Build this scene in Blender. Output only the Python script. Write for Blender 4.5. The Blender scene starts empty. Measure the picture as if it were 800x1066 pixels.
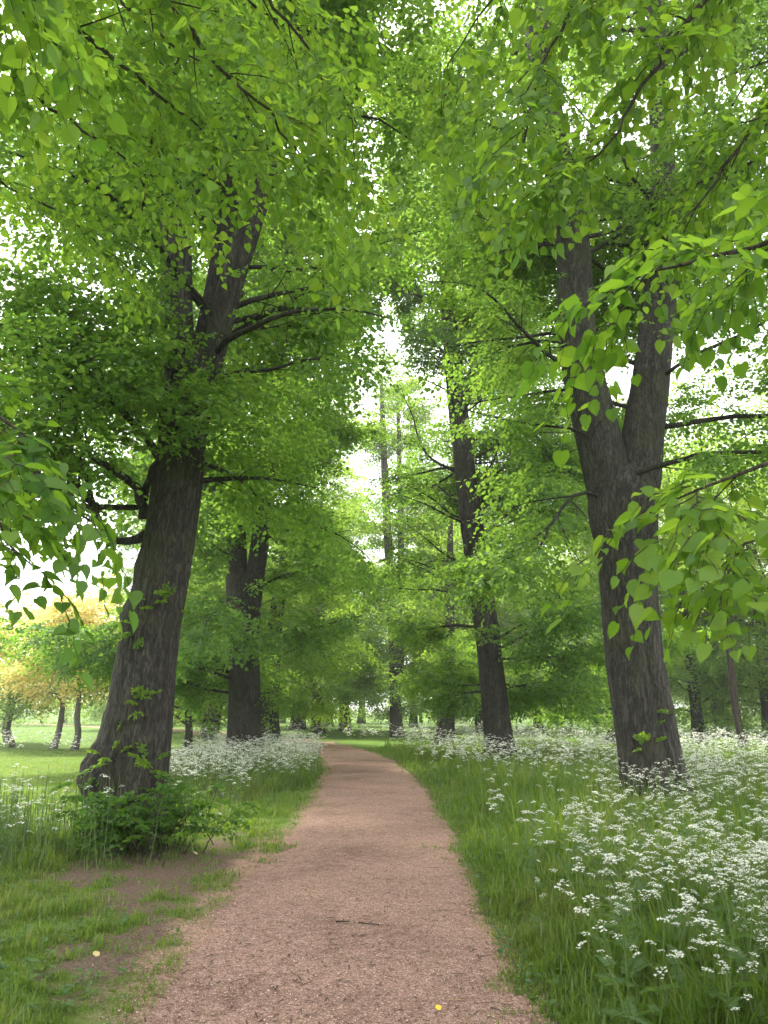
import bpy, math, random
import numpy as np
from mathutils import Vector

R = math.radians
rng = np.random.default_rng(7)
scene = bpy.context.scene
COL = scene.collection

# ------------------------------------------------------------------ camera
EYE = np.array([0.0, 0.0, 1.6]); PITCH = R(14.5); F = 800.0
cam_d = bpy.data.cameras.new("camera"); cam = bpy.data.objects.new("camera", cam_d); COL.objects.link(cam)
cam.location = EYE; cam.rotation_euler = (math.pi/2 + PITCH, 0, 0)
cam_d.sensor_fit = 'VERTICAL'; cam_d.sensor_height = 36.0; cam_d.lens = 36.0*F/1066.0
cam_d.clip_start = 0.05; cam_d.clip_end = 3000
cam_d.dof.use_dof = True; cam_d.dof.focus_distance = 12.0; cam_d.dof.aperture_fstop = 9.0
scene.camera = cam
FW = np.array([0, math.cos(PITCH), math.sin(PITCH)]); UP = np.array([0, -math.sin(PITCH), math.cos(PITCH)])

def at(px, py, Y):
    """the point of the place seen at a pixel of the photograph, Y metres down the avenue"""
    d = FW + np.array([1, 0, 0])*(px-400)/F + UP*(533-py)/F
    return EYE + d*(Y/d[1])
def wid(wpx, px, py, Y):
    p = at(px, py, Y)
    return wpx/F*float((p-EYE) @ FW)

# ------------------------------------------------------------------ noise
def _h(ix, iy, iz, seed):
    n = (ix.astype(np.int64)*374761393 + iy.astype(np.int64)*668265263 + iz.astype(np.int64)*2147483647 + seed*1274126177) & 0xffffffff
    n = ((n ^ (n >> 13))*1274126177) & 0xffffffff
    n = ((n ^ (n >> 15))*2246822519) & 0xffffffff
    return ((n ^ (n >> 16)) & 0xffff)/65535.0
def vnoise(x, y, z=None, seed=0):
    x = np.asarray(x, float); y = np.asarray(y, float); z = np.zeros_like(x) if z is None else np.asarray(z, float)
    ix, iy, iz = np.floor(x), np.floor(y), np.floor(z)
    fx, fy, fz = x-ix, y-iy, z-iz
    fx, fy, fz = [f*f*(3-2*f) for f in (fx, fy, fz)]
    v = 0
    for a in (0, 1):
        for b in (0, 1):
            for c in (0, 1):
                w = (fx if a else 1-fx)*(fy if b else 1-fy)*(fz if c else 1-fz)
                v = v + w*_h(ix+a, iy+b, iz+c, seed)
    return v
def fbm(x, y, z=None, seed=0, o=3):
    v, a, t, f = 0, 1.0, 0, 1.0
    for k in range(o):
        v = v + a*vnoise(np.asarray(x)*f, np.asarray(y)*f, None if z is None else np.asarray(z)*f, seed+k); t += a; a *= .5; f *= 2.03
    return v/t
def sstep(a, b, x):
    t = np.clip((x-a)/(b-a), 0, 1); return t*t*(3-2*t)
def unit(v): return v/np.maximum(np.linalg.norm(v, axis=-1, keepdims=True), 1e-9)

# ------------------------------------------------------------------ mesh collector
class MB:
    def __init__(s): s.V = []; s.n = 0; s.L = []; s.T = []; s.M = []; s.A = []
    def add(s, verts, faces, var=0.5, mat=0):
        """faces: list of (k, m) index arrays"""
        verts = np.asarray(verts, np.float32)
        s.V.append(verts)
        s.A.append(np.broadcast_to(np.asarray(var, np.float32), (len(verts),)).copy())
        for f in faces:
            f = np.asarray(f, np.int64)
            if f.size == 0: continue
            s.L.append((f+s.n).ravel()); s.T.append(np.full(len(f), f.shape[1], np.int32)); s.M.append(np.full(len(f), mat, np.int32))
        s.n += len(verts)
    def mesh(s, name, mats, smooth=False):
        me = bpy.data.meshes.new(name)
        V = np.concatenate(s.V); L = np.concatenate(s.L).astype(np.int32); T = np.concatenate(s.T); M = np.concatenate(s.M)
        me.vertices.add(len(V)); me.vertices.foreach_set("co", V.ravel())
        me.loops.add(len(L)); me.loops.foreach_set("vertex_index", L)
        me.polygons.add(len(T)); st = np.concatenate([[0], np.cumsum(T)[:-1]]).astype(np.int32)
        me.polygons.foreach_set("loop_start", st); me.polygons.foreach_set("loop_total", T)
        me.polygons.foreach_set("material_index", M)
        me.polygons.foreach_set("use_smooth", np.full(len(T), smooth, bool))
        a = me.attributes.new("var", 'FLOAT', 'POINT'); a.data.foreach_set("value", np.concatenate(s.A).astype(np.float32))
        for m in mats: me.materials.append(m)
        me.update(calc_edges=True)
        return me
    def build(s, name, mats, parent=None, smooth=False):
        if not isinstance(mats, (list, tuple)): mats = [mats]
        o = bpy.data.objects.new(name, s.mesh(name, mats, smooth)); COL.objects.link(o)
        if parent is not None:
            o.parent = parent; o.location = -np.array(parent.location)     # meshes are written in world metres
        return o

def tag(o, label=None, cat=None, group=None, kind=None):
    if label: o["label"] = label
    if cat: o["category"] = cat
    if group: o["group"] = group
    if kind: o["kind"] = kind
    return o
def empty(name, loc, label, cat, group=None):
    o = bpy.data.objects.new(name, None); COL.objects.link(o); o.location = loc; o.empty_display_size = .3
    return tag(o, label, cat, group)
def copy_tree(root, loc, rz=0, s=1.0, label=None, group=None):
    r = root.copy(); COL.objects.link(r); r.location = loc; r.rotation_euler = (0, 0, rz); r.scale = (s, s, s)
    if label: r["label"] = label
    if group: r["group"] = group
    for ch in list(root.children):
        c = ch.copy(); COL.objects.link(c); c.parent = r
    return r

# ------------------------------------------------------------------ materials
def newmat(name):
    m = bpy.data.materials.new(name); m.use_nodes = True; m.node_tree.nodes.clear()
    N, Lk = m.node_tree.nodes, m.node_tree.links
    out = N.new('ShaderNodeOutputMaterial')
    return m, N, Lk, out
def ramp(N, pts):
    r = N.new('ShaderNodeValToRGB'); e = r.color_ramp.elements
    while len(e) < len(pts): e.new(.5)
    for k, (p, c) in enumerate(pts): e[k].position = p; e[k].color = (*c, 1)
    return r
def noise(N, Lk, vec, scale, detail=3, rough=.55):
    n = N.new('ShaderNodeTexNoise'); n.inputs['Scale'].default_value = scale; n.inputs['Detail'].default_value = detail; n.inputs['Roughness'].default_value = rough
    if vec is not None: Lk.new(vec, n.inputs['Vector'])
    return n
def leaf_mat(name, dif, tra, trans=.5, gloss=.014, rough=.45):
    """dif / tra: three colours each, low to high of the leaf's own variation"""
    m, N, Lk, out = newmat(name)
    at_ = N.new('ShaderNodeAttribute'); at_.attribute_name = 'var'
    rd = ramp(N, [(0, dif[0]), (.5, dif[1]), (1, dif[2])]); rt = ramp(N, [(0, tra[0]), (.5, tra[1]), (1, tra[2])])
    Lk.new(at_.outputs['Fac'], rd.inputs[0]); Lk.new(at_.outputs['Fac'], rt.inputs[0])
    d = N.new('ShaderNodeBsdfDiffuse'); t = N.new('ShaderNodeBsdfTranslucent')
    Lk.new(rd.outputs[0], d.inputs[0]); Lk.new(rt.outputs[0], t.inputs[0])
    mx = N.new('ShaderNodeMixShader'); mx.inputs[0].default_value = trans
    Lk.new(d.outputs[0], mx.inputs[1]); Lk.new(t.outputs[0], mx.inputs[2])
    if gloss > 0:
        g = N.new('ShaderNodeBsdfGlossy'); g.inputs['Roughness'].default_value = rough; g.inputs['Color'].default_value = (.85, .95, 1, 1)
        m2 = N.new('ShaderNodeMixShader'); m2.inputs[0].default_value = gloss
        Lk.new(mx.outputs[0], m2.inputs[1]); Lk.new(g.outputs[0], m2.inputs[2]); mx = m2
    Lk.new(mx.outputs[0], out.inputs[0])
    return m
LIME = leaf_mat('lime_leaf', [(.050, .108, .018), (.085, .158, .024), (.130, .198, .032)], [(.15, .31, .022), (.28, .47, .030), (.43, .59, .046)], trans=.55)
LIME_MID = leaf_mat('lime_leaf_crown', [(.044, .102, .024), (.076, .148, .032), (.120, .190, .040)], [(.13, .29, .032), (.24, .43, .045), (.39, .56, .062)], trans=.55)
LIME_FAR = leaf_mat('lime_leaf_far', [(.058, .118, .032), (.092, .160, .040), (.138, .200, .052)], [(.18, .34, .035), (.31, .49, .045), (.46, .60, .065)], trans=.55, gloss=.012)  # paler and bluer than nearer lime leaves: distance veil put into the colour
DARKLEAF = leaf_mat('shrub_leaf', [(.040, .095, .018), (.065, .140, .022), (.10, .18, .03)], [(.10, .24, .02), (.16, .32, .025), (.24, .40, .03)])
GOLD = leaf_mat('golden_leaf', [(.54, .40, .12), (.60, .49, .17), (.54, .50, .19)], [(.72, .56, .17), (.78, .67, .23), (.70, .67, .23)], gloss=.0)
GRASS = leaf_mat('grass_blade', [(.055, .105, .012), (.095, .155, .016), (.19, .19, .06)], [(.15, .28, .012), (.26, .41, .018), (.38, .40, .10)], gloss=.03)
HERB = leaf_mat('parsley_leaf', [(.055, .110, .030), (.085, .150, .040), (.12, .19, .05)], [(.12, .24, .03), (.18, .32, .04), (.26, .38, .05)], gloss=.03)
PETAL = leaf_mat('parsley_flower', [(.62, .64, .52), (.74, .75, .66), (.80, .80, .74)], [(.60, .64, .45), (.72, .74, .60), (.78, .78, .70)], trans=.35, gloss=0)

def bark_mat(name, c0, c1, c2, green=.25):
    m, N, Lk, out = newmat(name)
    tc = N.new('ShaderNodeTexCoord')
    mp = N.new('ShaderNodeMapping'); mp.inputs['Scale'].default_value = (1, 1, .19); Lk.new(tc.outputs['Object'], mp.inputs[0])
    n1 = noise(N, Lk, mp.outputs[0], 19, 4, .6); n2 = noise(N, Lk, tc.outputs['Object'], 1.7, 5); n3 = noise(N, Lk, mp.outputs[0], 90, 4, .7); n1.inputs['Distortion'].default_value = .6
    a = N.new('ShaderNodeAttribute'); a.attribute_name = 'var'
    s1 = N.new('ShaderNodeMath'); s1.operation = 'SUBTRACT'; s1.inputs[1].default_value = .5; Lk.new(n1.outputs[0], s1.inputs[0])
    s2 = N.new('ShaderNodeMath'); s2.operation = 'ABSOLUTE'; Lk.new(s1.outputs[0], s2.inputs[0])
    fur = ramp(N, [(.0, (0, 0, 0)), (.055, (.75,)*3), (.16, (1, 1, 1))]); Lk.new(s2.outputs[0], fur.inputs[0])     # 0 in the furrows, 1 on the plates
    mm = N.new('ShaderNodeMath'); mm.operation = 'MULTIPLY_ADD'; mm.inputs[1].default_value = .42; Lk.new(n3.outputs[0], mm.inputs[0])
    m3 = N.new('ShaderNodeMath'); m3.operation = 'MULTIPLY_ADD'; m3.inputs[1].default_value = .34; Lk.new(fur.outputs[0], m3.inputs[0])
    m4 = N.new('ShaderNodeMath'); m4.operation = 'MULTIPLY'; m4.inputs[1].default_value = .16; Lk.new(a.outputs['Fac'], m4.inputs[0]); Lk.new(m4.outputs[0], m3.inputs[2]); Lk.new(m3.outputs[0], mm.inputs[2])
    cr = ramp(N, [(.22, c0), (.55, c1), (.80, c2)]); Lk.new(mm.outputs[0], cr.inputs[0])
    gm = ramp(N, [(.48, (0, 0, 0)), (.66, (green,)*3)]); Lk.new(n2.outputs[0], gm.inputs[0])
    mix = N.new('ShaderNodeMix'); mix.data_type = 'RGBA'; Lk.new(gm.outputs[0], mix.inputs['Factor']); Lk.new(cr.outputs[0], mix.inputs[6]); mix.inputs[7].default_value = (.075, .085, .035, 1)
    b = N.new('ShaderNodeBsdfPrincipled'); b.inputs['Roughness'].default_value = .92; b.inputs['Specular IOR Level'].default_value = .2
    Lk.new(mix.outputs[2], b.inputs['Base Color'])
    bp = N.new('ShaderNodeBump'); bp.inputs['Strength'].default_value = 1; bp.inputs['Distance'].default_value = .03
    Lk.new(mm.outputs[0], bp.inputs['Height']); Lk.new(bp.outputs[0], b.inputs['Normal'])
    Lk.new(b.outputs[0], out.inputs[0])
    return m
BARK = bark_mat('lime_bark', (.013, .012, .011), (.044, .040, .035), (.108, .099, .087))
TWIG = bark_mat('twig_bark', (.03, .024, .018), (.05, .04, .03), (.08, .065, .05), .1)
PALEBARK = bark_mat('pale_bark', (.06, .055, .05), (.13, .12, .11), (.26, .25, .23), .1)

def ground_mat():
    m, N, Lk, out = newmat('turf_and_soil')
    tc = N.new('ShaderNodeTexCoord'); a = N.new('ShaderNodeAttribute'); a.attribute_name = 'var'
    n1 = noise(N, Lk, tc.outputs['Object'], 1.3, 5); n2 = noise(N, Lk, tc.outputs['Object'], 38, 4, .7); n3 = noise(N, Lk, tc.outputs['Object'], 160, 2, .7)
    tf = ramp(N, [(.28, (.045, .085, .012)), (.52, (.085, .150, .018)), (.75, (.135, .190, .030))])
    mm = N.new('ShaderNodeMath'); mm.operation = 'MULTIPLY_ADD'; mm.inputs[1].default_value = .55; Lk.new(n1.outputs[0], mm.inputs[0])
    m2 = N.new('ShaderNodeMath'); m2.operation = 'MULTIPLY'; m2.inputs[1].default_value = .45; Lk.new(n2.outputs[0], m2.inputs[0]); Lk.new(m2.outputs[0], mm.inputs[2]); Lk.new(mm.outputs[0], tf.inputs[0])
    so = ramp(N, [(.33, (.040, .026, .019)), (.46, (.115, .074, .057)), (.62, (.25, .165, .13))])
    m4 = N.new('ShaderNodeMath'); m4.operation = 'MULTIPLY_ADD'; m4.inputs[1].default_value = .5; Lk.new(n3.outputs[0], m4.inputs[0]); Lk.new(m2.outputs[0], m4.inputs[2]); Lk.new(m4.outputs[0], so.inputs[0])
    mix = N.new('ShaderNodeMix'); mix.data_type = 'RGBA'; Lk.new(a.outputs['Fac'], mix.inputs['Factor']); Lk.new(tf.outputs[0], mix.inputs[6])
    gc, gh = gravel_colour(N, Lk, tc); sp = N.new('ShaderNodeAttribute'); sp.attribute_name = 'spill'
    sn = N.new('ShaderNodeMath'); sn.operation = 'MULTIPLY_ADD'; sn.inputs[1].default_value = 1.3; Lk.new(n2.outputs[0], sn.inputs[0])
    sm = N.new('ShaderNodeMath'); sm.operation = 'MULTIPLY_ADD'; sm.inputs[1].default_value = 1.9; sm.inputs[2].default_value = -1.25; Lk.new(sp.outputs['Fac'], sm.inputs[0]); Lk.new(sm.outputs[0], sn.inputs[2])
    sc = ramp(N, [(.12, (0, 0, 0)), (.42, (1, 1, 1))]); Lk.new(sn.outputs[0], sc.inputs[0])
    ms = N.new('ShaderNodeMix'); ms.data_type = 'RGBA'; Lk.new(sc.outputs[0], ms.inputs['Factor']); Lk.new(so.outputs[0], ms.inputs[6]); Lk.new(gc, ms.inputs[7]); Lk.new(ms.outputs[2], mix.inputs[7])
    b = N.new('ShaderNodeBsdfPrincipled'); b.inputs['Roughness'].default_value = .95; b.inputs['Specular IOR Level'].default_value = .15
    Lk.new(mix.outputs[2], b.inputs['Base Color'])
    bp = N.new('ShaderNodeBump'); bp.inputs['Strength'].default_value = .7; bp.inputs['Distance'].default_value = .02; Lk.new(m4.outputs[0], bp.inputs['Height']); Lk.new(bp.outputs[0], b.inputs['Normal'])
    Lk.new(b.outputs[0], out.inputs[0]); return m
def gravel_colour(N, Lk, tc):
    n1 = noise(N, Lk, tc.outputs['Object'], .9, 4); n2 = noise(N, Lk, tc.outputs['Object'], 9, 4, .65)
    v = N.new('ShaderNodeTexVoronoi'); v.inputs['Scale'].default_value = 130; Lk.new(tc.outputs['Object'], v.inputs['Vector'])
    v2 = N.new('ShaderNodeTexVoronoi'); v2.inputs['Scale'].default_value = 62; Lk.new(tc.outputs['Object'], v2.inputs['Vector'])
    sep = N.new('ShaderNodeSeparateColor'); Lk.new(v.outputs['Color'], sep.inputs[0])
    sp2 = N.new('ShaderNodeSeparateColor'); Lk.new(v2.outputs['Color'], sp2.inputs[0])
    st = ramp(N, [(0, (.125, .074, .054)), (.3, (.26, .152, .116)), (.65, (.375, .230, .180)), (1, (.57, .43, .365))])
    ms = N.new('ShaderNodeMath'); ms.operation = 'MULTIPLY_ADD'; ms.inputs[1].default_value = .35; Lk.new(sp2.outputs[1], ms.inputs[0])
    ms2 = N.new('ShaderNodeMath'); ms2.operation = 'MULTIPLY'; ms2.inputs[1].default_value = .65; Lk.new(sep.outputs[0], ms2.inputs[0]); Lk.new(ms2.outputs[0], ms.inputs[2])
    Lk.new(ms.outputs[0], st.inputs[0])
    wt = ramp(N, [(.34, (.58, .53, .50)), (.5, (.92, .90, .88)), (.66, (1.10, 1.06, 1.02))])
    mm = N.new('ShaderNodeMath'); mm.operation = 'MULTIPLY_ADD'; mm.inputs[1].default_value = .55; Lk.new(n1.outputs[0], mm.inputs[0])
    m2 = N.new('ShaderNodeMath'); m2.operation = 'MULTIPLY'; m2.inputs[1].default_value = .45; Lk.new(n2.outputs[0], m2.inputs[0]); Lk.new(m2.outputs[0], mm.inputs[2]); Lk.new(mm.outputs[0], wt.inputs[0])
    mix = N.new('ShaderNodeMix'); mix.data_type = 'RGBA'; mix.blend_type = 'MULTIPLY'; mix.inputs['Factor'].default_value = 1
    Lk.new(st.outputs[0], mix.inputs[6]); Lk.new(wt.outputs[0], mix.inputs[7])
    ad = N.new('ShaderNodeMath'); ad.operation = 'ADD'; Lk.new(v.outputs['Distance'], ad.inputs[0]); Lk.new(n2.outputs[0], ad.inputs[1])
    return mix.outputs[2], ad.outputs[0]
def path_mat():
    m, N, Lk, out = newmat('red_gravel')
    tc = N.new('ShaderNodeTexCoord'); col, hgt = gravel_colour(N, Lk, tc)
    b = N.new('ShaderNodeBsdfPrincipled'); b.inputs['Roughness'].default_value = .9; b.inputs['Specular IOR Level'].default_value = .25
    Lk.new(col, b.inputs['Base Color'])
    bp = N.new('ShaderNodeBump'); bp.inputs['Strength'].default_value = .8; bp.inputs['Distance'].default_value = .012; bp.invert = True; Lk.new(hgt, bp.inputs['Height']); Lk.new(bp.outputs[0], b.inputs['Normal'])
    Lk.new(b.outputs[0], out.inputs[0]); return m
def plain_var(name, pts, rough=.85):
    m, N, Lk, out = newmat(name)
    a = N.new('ShaderNodeAttribute'); a.attribute_name = 'var'; r = ramp(N, pts); Lk.new(a.outputs['Fac'], r.inputs[0])
    b = N.new('ShaderNodeBsdfPrincipled'); b.inputs['Roughness'].default_value = rough; b.inputs['Specular IOR Level'].default_value = .25
    Lk.new(r.outputs[0], b.inputs['Base Color']); Lk.new(b.outputs[0], out.inputs[0]); return m
STONE = plain_var('gravel_stone', [(0, (.16, .09, .07)), (.5, (.38, .245, .20)), (1, (.60, .48, .43))])
LITTER = plain_var('dry_litter', [(0, (.035, .022, .015)), (.6, (.10, .06, .035)), (1, (.30, .22, .12))])
STICK = plain_var('dead_stick', [(0, (.025, .018, .014)), (1, (.06, .045, .035))])
FALLEN = plain_var('fallen_leaf', [(0, (.62, .42, .04)), (.5, (.45, .34, .14)), (1, (.60, .55, .30))], .6)
STALK = plain_var('green_stalk', [(0, (.06, .11, .03)), (1, (.12, .17, .05))], .7)

# ------------------------------------------------------------------ leaves and sprays
def fan(n): return n
LEAF = {}
LEAF['near'] = (np.array([[0, 0, 0], [.32, 0, -.03], [.66, 0, -.07], [1.0, 0, -.20],
                          [-.07, .20, .05], [.06, .41, .10], [.34, .48, .09], [.64, .34, .03], [.86, .12, -.09],
                          [-.07, -.20, .05], [.06, -.41, .10], [.34, -.48, .09], [.64, -.34, .03], [.86, -.12, -.09]]),
                [np.array([[0, 1, 5, 4], [1, 2, 6, 5][::1], [2, 3, 8, 7], [1, 0, 9, 10], [2, 1, 10, 11], [3, 2, 12, 13]]), np.array([[2, 7, 6], [2, 11, 12]])])
LEAF['mid'] = (np.array([[0, 0, 0], [.16, .43, .09], [.58, .40, .04], [1, 0, -.16], [.58, -.40, .04], [.16, -.43, .09]]),
               [np.array([[0, 3, 2, 1], [0, 5, 4, 3]])])
LEAF['far'] = (np.array([[0, 0, 0], [.42, .44, .06], [1, 0, -.12], [.42, -.44, .06]]), [np.array([[0, 3, 2, 1]])])

def rot_from(yaw, pitch, roll):
    cy, sy, cp, sp, cr, sr = np.cos(yaw), np.sin(yaw), np.cos(pitch), np.sin(pitch), np.cos(roll), np.sin(roll)
    z = np.zeros_like(cy); o = np.ones_like(cy)
    Rz = np.stack([np.stack([cy, -sy, z], -1), np.stack([sy, cy, z], -1), np.stack([z, z, o], -1)], -2)
    Ry = np.stack([np.stack([cp, z, sp], -1), np.stack([z, o, z], -1), np.stack([-sp, z, cp], -1)], -2)
    Rx = np.stack([np.stack([o, z, z], -1), np.stack([z, cr, -sr], -1), np.stack([z, sr, cr], -1)], -2)
    return Rz @ Ry @ Rx

def make_spray(g, length, nleaf, side=True, hang=.35):
    """leaves of one drooping twig: positions (n,3), rotations (n,3,3), sizes (n)"""
    P, Yw, S, tw = [], [], [], []
    def twig(o, yaw, Ln, n):
        pts = []
        for k in range(n+1):
            t = k/n
            w = .03*Ln*math.sin(k*2.4)
            x = Ln*t
            p = o + np.array([x*math.cos(yaw)-w*math.sin(yaw), x*math.sin(yaw)+w*math.cos(yaw), -.28*x*x/Ln*(1+hang) + .02*Ln*math.sin(5*t)])
            pts.append(p)
            if k == 0: continue
            sd = 1 if k % 2 else -1
            P.append(p + np.array([0, 0, -.004])); S.append(g.uniform(.7, 1.15)*(1.0-.35*t*t) if k < n else .85)
            Yw.append(yaw + (sd*g.uniform(.6, 1.25) if k < n else g.uniform(-.2, .2)))
        tw.append(np.array(pts))
    twig(np.zeros(3), 0, length, nleaf)
    if side:
        m = tw[0]
        for k in range(1, max(2, nleaf-2), 2):
            sd = 1 if (k//2) % 2 else -1
            twig(m[k], sd*g.uniform(.5, .9), length*(.62-.35*k/nleaf)*g.uniform(.7, 1.1), max(2, int(nleaf*(.55-.3*k/nleaf))))
    P = np.array(P); n = len(P); Yw = np.array(Yw)
    rot = rot_from(Yw, g.uniform(-.05, hang*1.6, n)+.05, g.normal(0, .34, n))
    return P, rot, np.array(S), tw

def lay_sprays(mb, sprays, pos, dirs, scale, leaf, kind, g, roll=.22, base=None, mat=0, twigs=None, twig_r=.002):
    """pos, dirs (M,3); every spray is one random variant. leaf: length in metres"""
    M = len(pos)
    if M == 0: return
    d = unit(dirs); up = np.tile([0, 0, 1.0], (M, 1))
    s = np.cross(up, d); bad = np.linalg.norm(s, axis=1) < .05; s[bad] = [1, 0, 0]; s = unit(s)
    n = np.cross(d, s)
    r = g.normal(0, roll, M)[:, None]
    s2 = s*np.cos(r)+n*np.sin(r); n2 = np.cross(d, s2)
    Rm = np.stack([d, s2, n2], -1)
    tv, tf = LEAF[kind]
    which = g.integers(0, len(sprays), M)
    bv = base if base is not None else np.full(M, .5)
    for v, (P, Rl, S, tw) in enumerate(sprays):
        I = np.where(which == v)[0]
        if len(I) == 0: continue
        k = len(P); sc = scale[I]
        pp = np.einsum('mij,kj->mki', Rm[I], P)*sc[:, None, None] + pos[I][:, None, :]
        rr = np.einsum('mij,kjl->mkil', Rm[I], Rl)
        # every leaf leans back a little so that faces turn to the sky
        sz = leaf*S[None, :]*g.uniform(.62, 1.28, (len(I), k))*np.clip(sc, .8, 1.2)[:, None]
        tl_ = tv[None, None]*np.stack([np.ones((len(I), k)), g.uniform(.8, 1.15, (len(I), k)), g.uniform(-.2, 2.4, (len(I), k))], -1)[:, :, None, :]
        vv = np.einsum('mkil,mkvl->mkvi', rr, tl_)*sz[..., None, None] + pp[:, :, None, :]
        nv = len(tv); cnt = len(I)*k
        off = (np.arange(cnt)*nv)[:, None]
        faces = [(f[None]+off[:, :, None]).reshape(-1, f.shape[1]) for f in tf]
        var = np.clip(bv[I][:, None] + g.normal(0, .16, (len(I), k)), 0, 1)
        mb.add(vv.reshape(-1, 3), faces, np.repeat(var.ravel(), nv), mat)
        if twigs is not None:
            for m_ in I:
                for t in tw:
                    q = t @ Rm[m_].T*scale[m_] + pos[m_]
                    tube(mb, q, np.linspace(twig_r, twig_r*.4, len(q)), 3, mat=twigs)

def frames(P):
    T = np.gradient(P, axis=0); T = unit(T)
    ref = np.array([1.0, .13, .07]) if abs(T[:, 0]).mean() < .8 else np.array([.1, .2, 1.0])
    U = unit(ref - (T @ ref)[:, None]*T); W = np.cross(T, U)
    return T, U, W
def tube(mb, P, rad, sides=6, var=.5, mat=0):
    P = np.asarray(P, float); n = len(P)
    T, U, W = frames(P)
    a = np.arange(sides)/sides*2*math.pi
    V = P[:, None] + np.asarray(rad)[:, None, None]*(U[:, None]*np.cos(a)[None, :, None] + W[:, None]*np.sin(a)[None, :, None])
    i = np.arange(n-1)[:, None]*sides; j = np.arange(sides)[None]; j2 = (j+1) % sides
    f = np.stack([i+j, i+j2, i+sides+j2, i+sides+j], -1).reshape(-1, 4)
    mb.add(V.reshape(-1, 3), [f], var, mat)

def resample(P, rad, step):
    P = np.asarray(P, float); s = np.concatenate([[0], np.cumsum(np.linalg.norm(np.diff(P, axis=0), axis=1))])
    n = max(4, int(s[-1]/step)+1); t = np.linspace(0, s[-1], n)
    # Catmull-Rom through the points
    Q = np.vstack([2*P[0]-P[1], P, 2*P[-1]-P[-2]])
    k = np.clip(np.searchsorted(s, t, 'right')-1, 0, len(P)-2); u = ((t-s[k])/(s[k+1]-s[k]))[:, None]
    a, b, c, d = Q[k], Q[k+1], Q[k+2], Q[k+3]
    C = .5*((2*b)+(-a+c)*u+(2*a-5*b+4*c-d)*u**2+(-a+3*b-3*c+d)*u**3)
    return C, np.interp(t, s, rad)

def bark_tube(P, rad, sides=96, step=.07, flare=0, ridge=.022, grooves=(), burrs=(), seed=1, ridges_per_m=15):
    """a trunk or stem: vertical bark ridges, root flare, seams and burrs as real relief"""
    mb = MB()
    C, r = resample(P, rad, step); n = len(C)
    T, U, W = frames(C); a = np.arange(sides)/sides*2*math.pi
    A, H = np.meshgrid(a, C[:, 2])
    rr = np.tile(r[:, None], (1, sides)); circ = np.mean(r)*2*math.pi*ridges_per_m/(2*math.pi)
    x, y = np.cos(A)*circ, np.sin(A)*circ
    n1 = fbm(x+.8*np.sin(H*1.7), y, H*2.6, seed, 2); rid = 1-np.abs(2*n1-1)
    big = fbm(np.cos(A)*1.3, np.sin(A)*1.3, H*.55, seed+9, 3)
    rr = rr*(1+.16*(big-.5)) + ridge*(rid-.7)*np.clip(r/.35, .25, 1)[:, None]
    if flare:
        h = H - C[0, 2]
        lob = .65+.35*np.sin(A*4+seed)+.25*np.sin(A*7+seed*2)
        rr = rr*(1+flare*np.exp(-h/.45)*lob)
    for (ang, dep, wd, z0, z1) in grooves:
        dA = np.angle(np.exp(1j*(A-ang-.05*np.sin(H*1.5)))); k = sstep(z0-.5, z0, H)*(1-sstep(z1-.6, z1, H))
        rr = rr*(1-dep*np.exp(-(dA/wd)**2)*k)
    for (ang, z0, size, amp) in burrs:
        dA = np.angle(np.exp(1j*(A-ang)))
        q = np.exp(-((dA*rr)**2+(H-z0)**2)/size**2)
        rr = rr + amp*q*(.6+.8*fbm(A*6, H*7, None, seed+31, 2))
    V = C[:, None] + rr[..., None]*(U[:, None]*np.cos(a)[None, :, None] + W[:, None]*np.sin(a)[None, :, None])
    i = np.arange(n-1)[:, None]*sides; j = np.arange(sides)[None]; j2 = (j+1) % sides
    f = np.stack([i+j, i+j2, i+sides+j2, i+sides+j], -1).reshape(-1, 4)
    mb.add(V.reshape(-1, 3), [f], np.clip(rid*1.5-.55, 0, 1).ravel())
    return mb

# ------------------------------------------------------------------ the path
PC = np.array([(-40, -.9), (-6, -.40), (0, -.30), (4.6, -.26), (6.9, -.29), (9, -.25), (12.8, -.20), (17.5, -.27), (23, -.52), (30.5, -1.35), (38, -3.0), (46, -5.9), (55, -10.5), (66, -17.5), (85, -32), (120, -62)])
def _pchip(y):
    ys = PC[:, 0]; xs = PC[:, 1]; m = np.gradient(xs, ys)
    y = np.asarray(y, float); k = np.clip(np.searchsorted(ys, y)-1, 0, len(ys)-2); h = ys[k+1]-ys[k]; t = np.clip((y-ys[k])/h, 0, 1)
    return (2*t**3-3*t**2+1)*xs[k]+(t**3-2*t**2+t)*h*m[k]+(-2*t**3+3*t**2)*xs[k+1]+(t**3-t**2)*h*m[k+1]
def pcx(y): return _pchip(y)
def slope(y): return (pcx(np.asarray(y)+.1)-pcx(np.asarray(y)-.1))/.2
def half_l(y):
    y = np.asarray(y, float); return (1.03 + .14*(vnoise(y*.7, y*0+3.3, None, 4)-.5)+.09*(vnoise(y*2.6, y*0, None, 5)-.5)+.04*(vnoise(y*9, y*0, None, 6)-.5)+.03*(vnoise(y*23, y*0, None, 16)-.5))*np.sqrt(1+slope(y)**2)
def half_r(y):
    y = np.asarray(y, float); return (1.03 + .14*(vnoise(y*.6, y*0+9.3, None, 7)-.5)+.08*(vnoise(y*2.3, y*0, None, 8)-.5)+.04*(vnoise(y*8, y*0, None, 9)-.5)+.03*(vnoise(y*21, y*0, None, 19)-.5))*np.sqrt(1+slope(y)**2)
def off_path(x, y):
    """signed metres outside the path's edge: left side, right side; negative on the path"""
    c = pcx(y); k = 1/np.sqrt(1+slope(y)**2)
    return np.maximum((c-half_l(y)-x), (x-c-half_r(y)))*k, x < c

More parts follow.
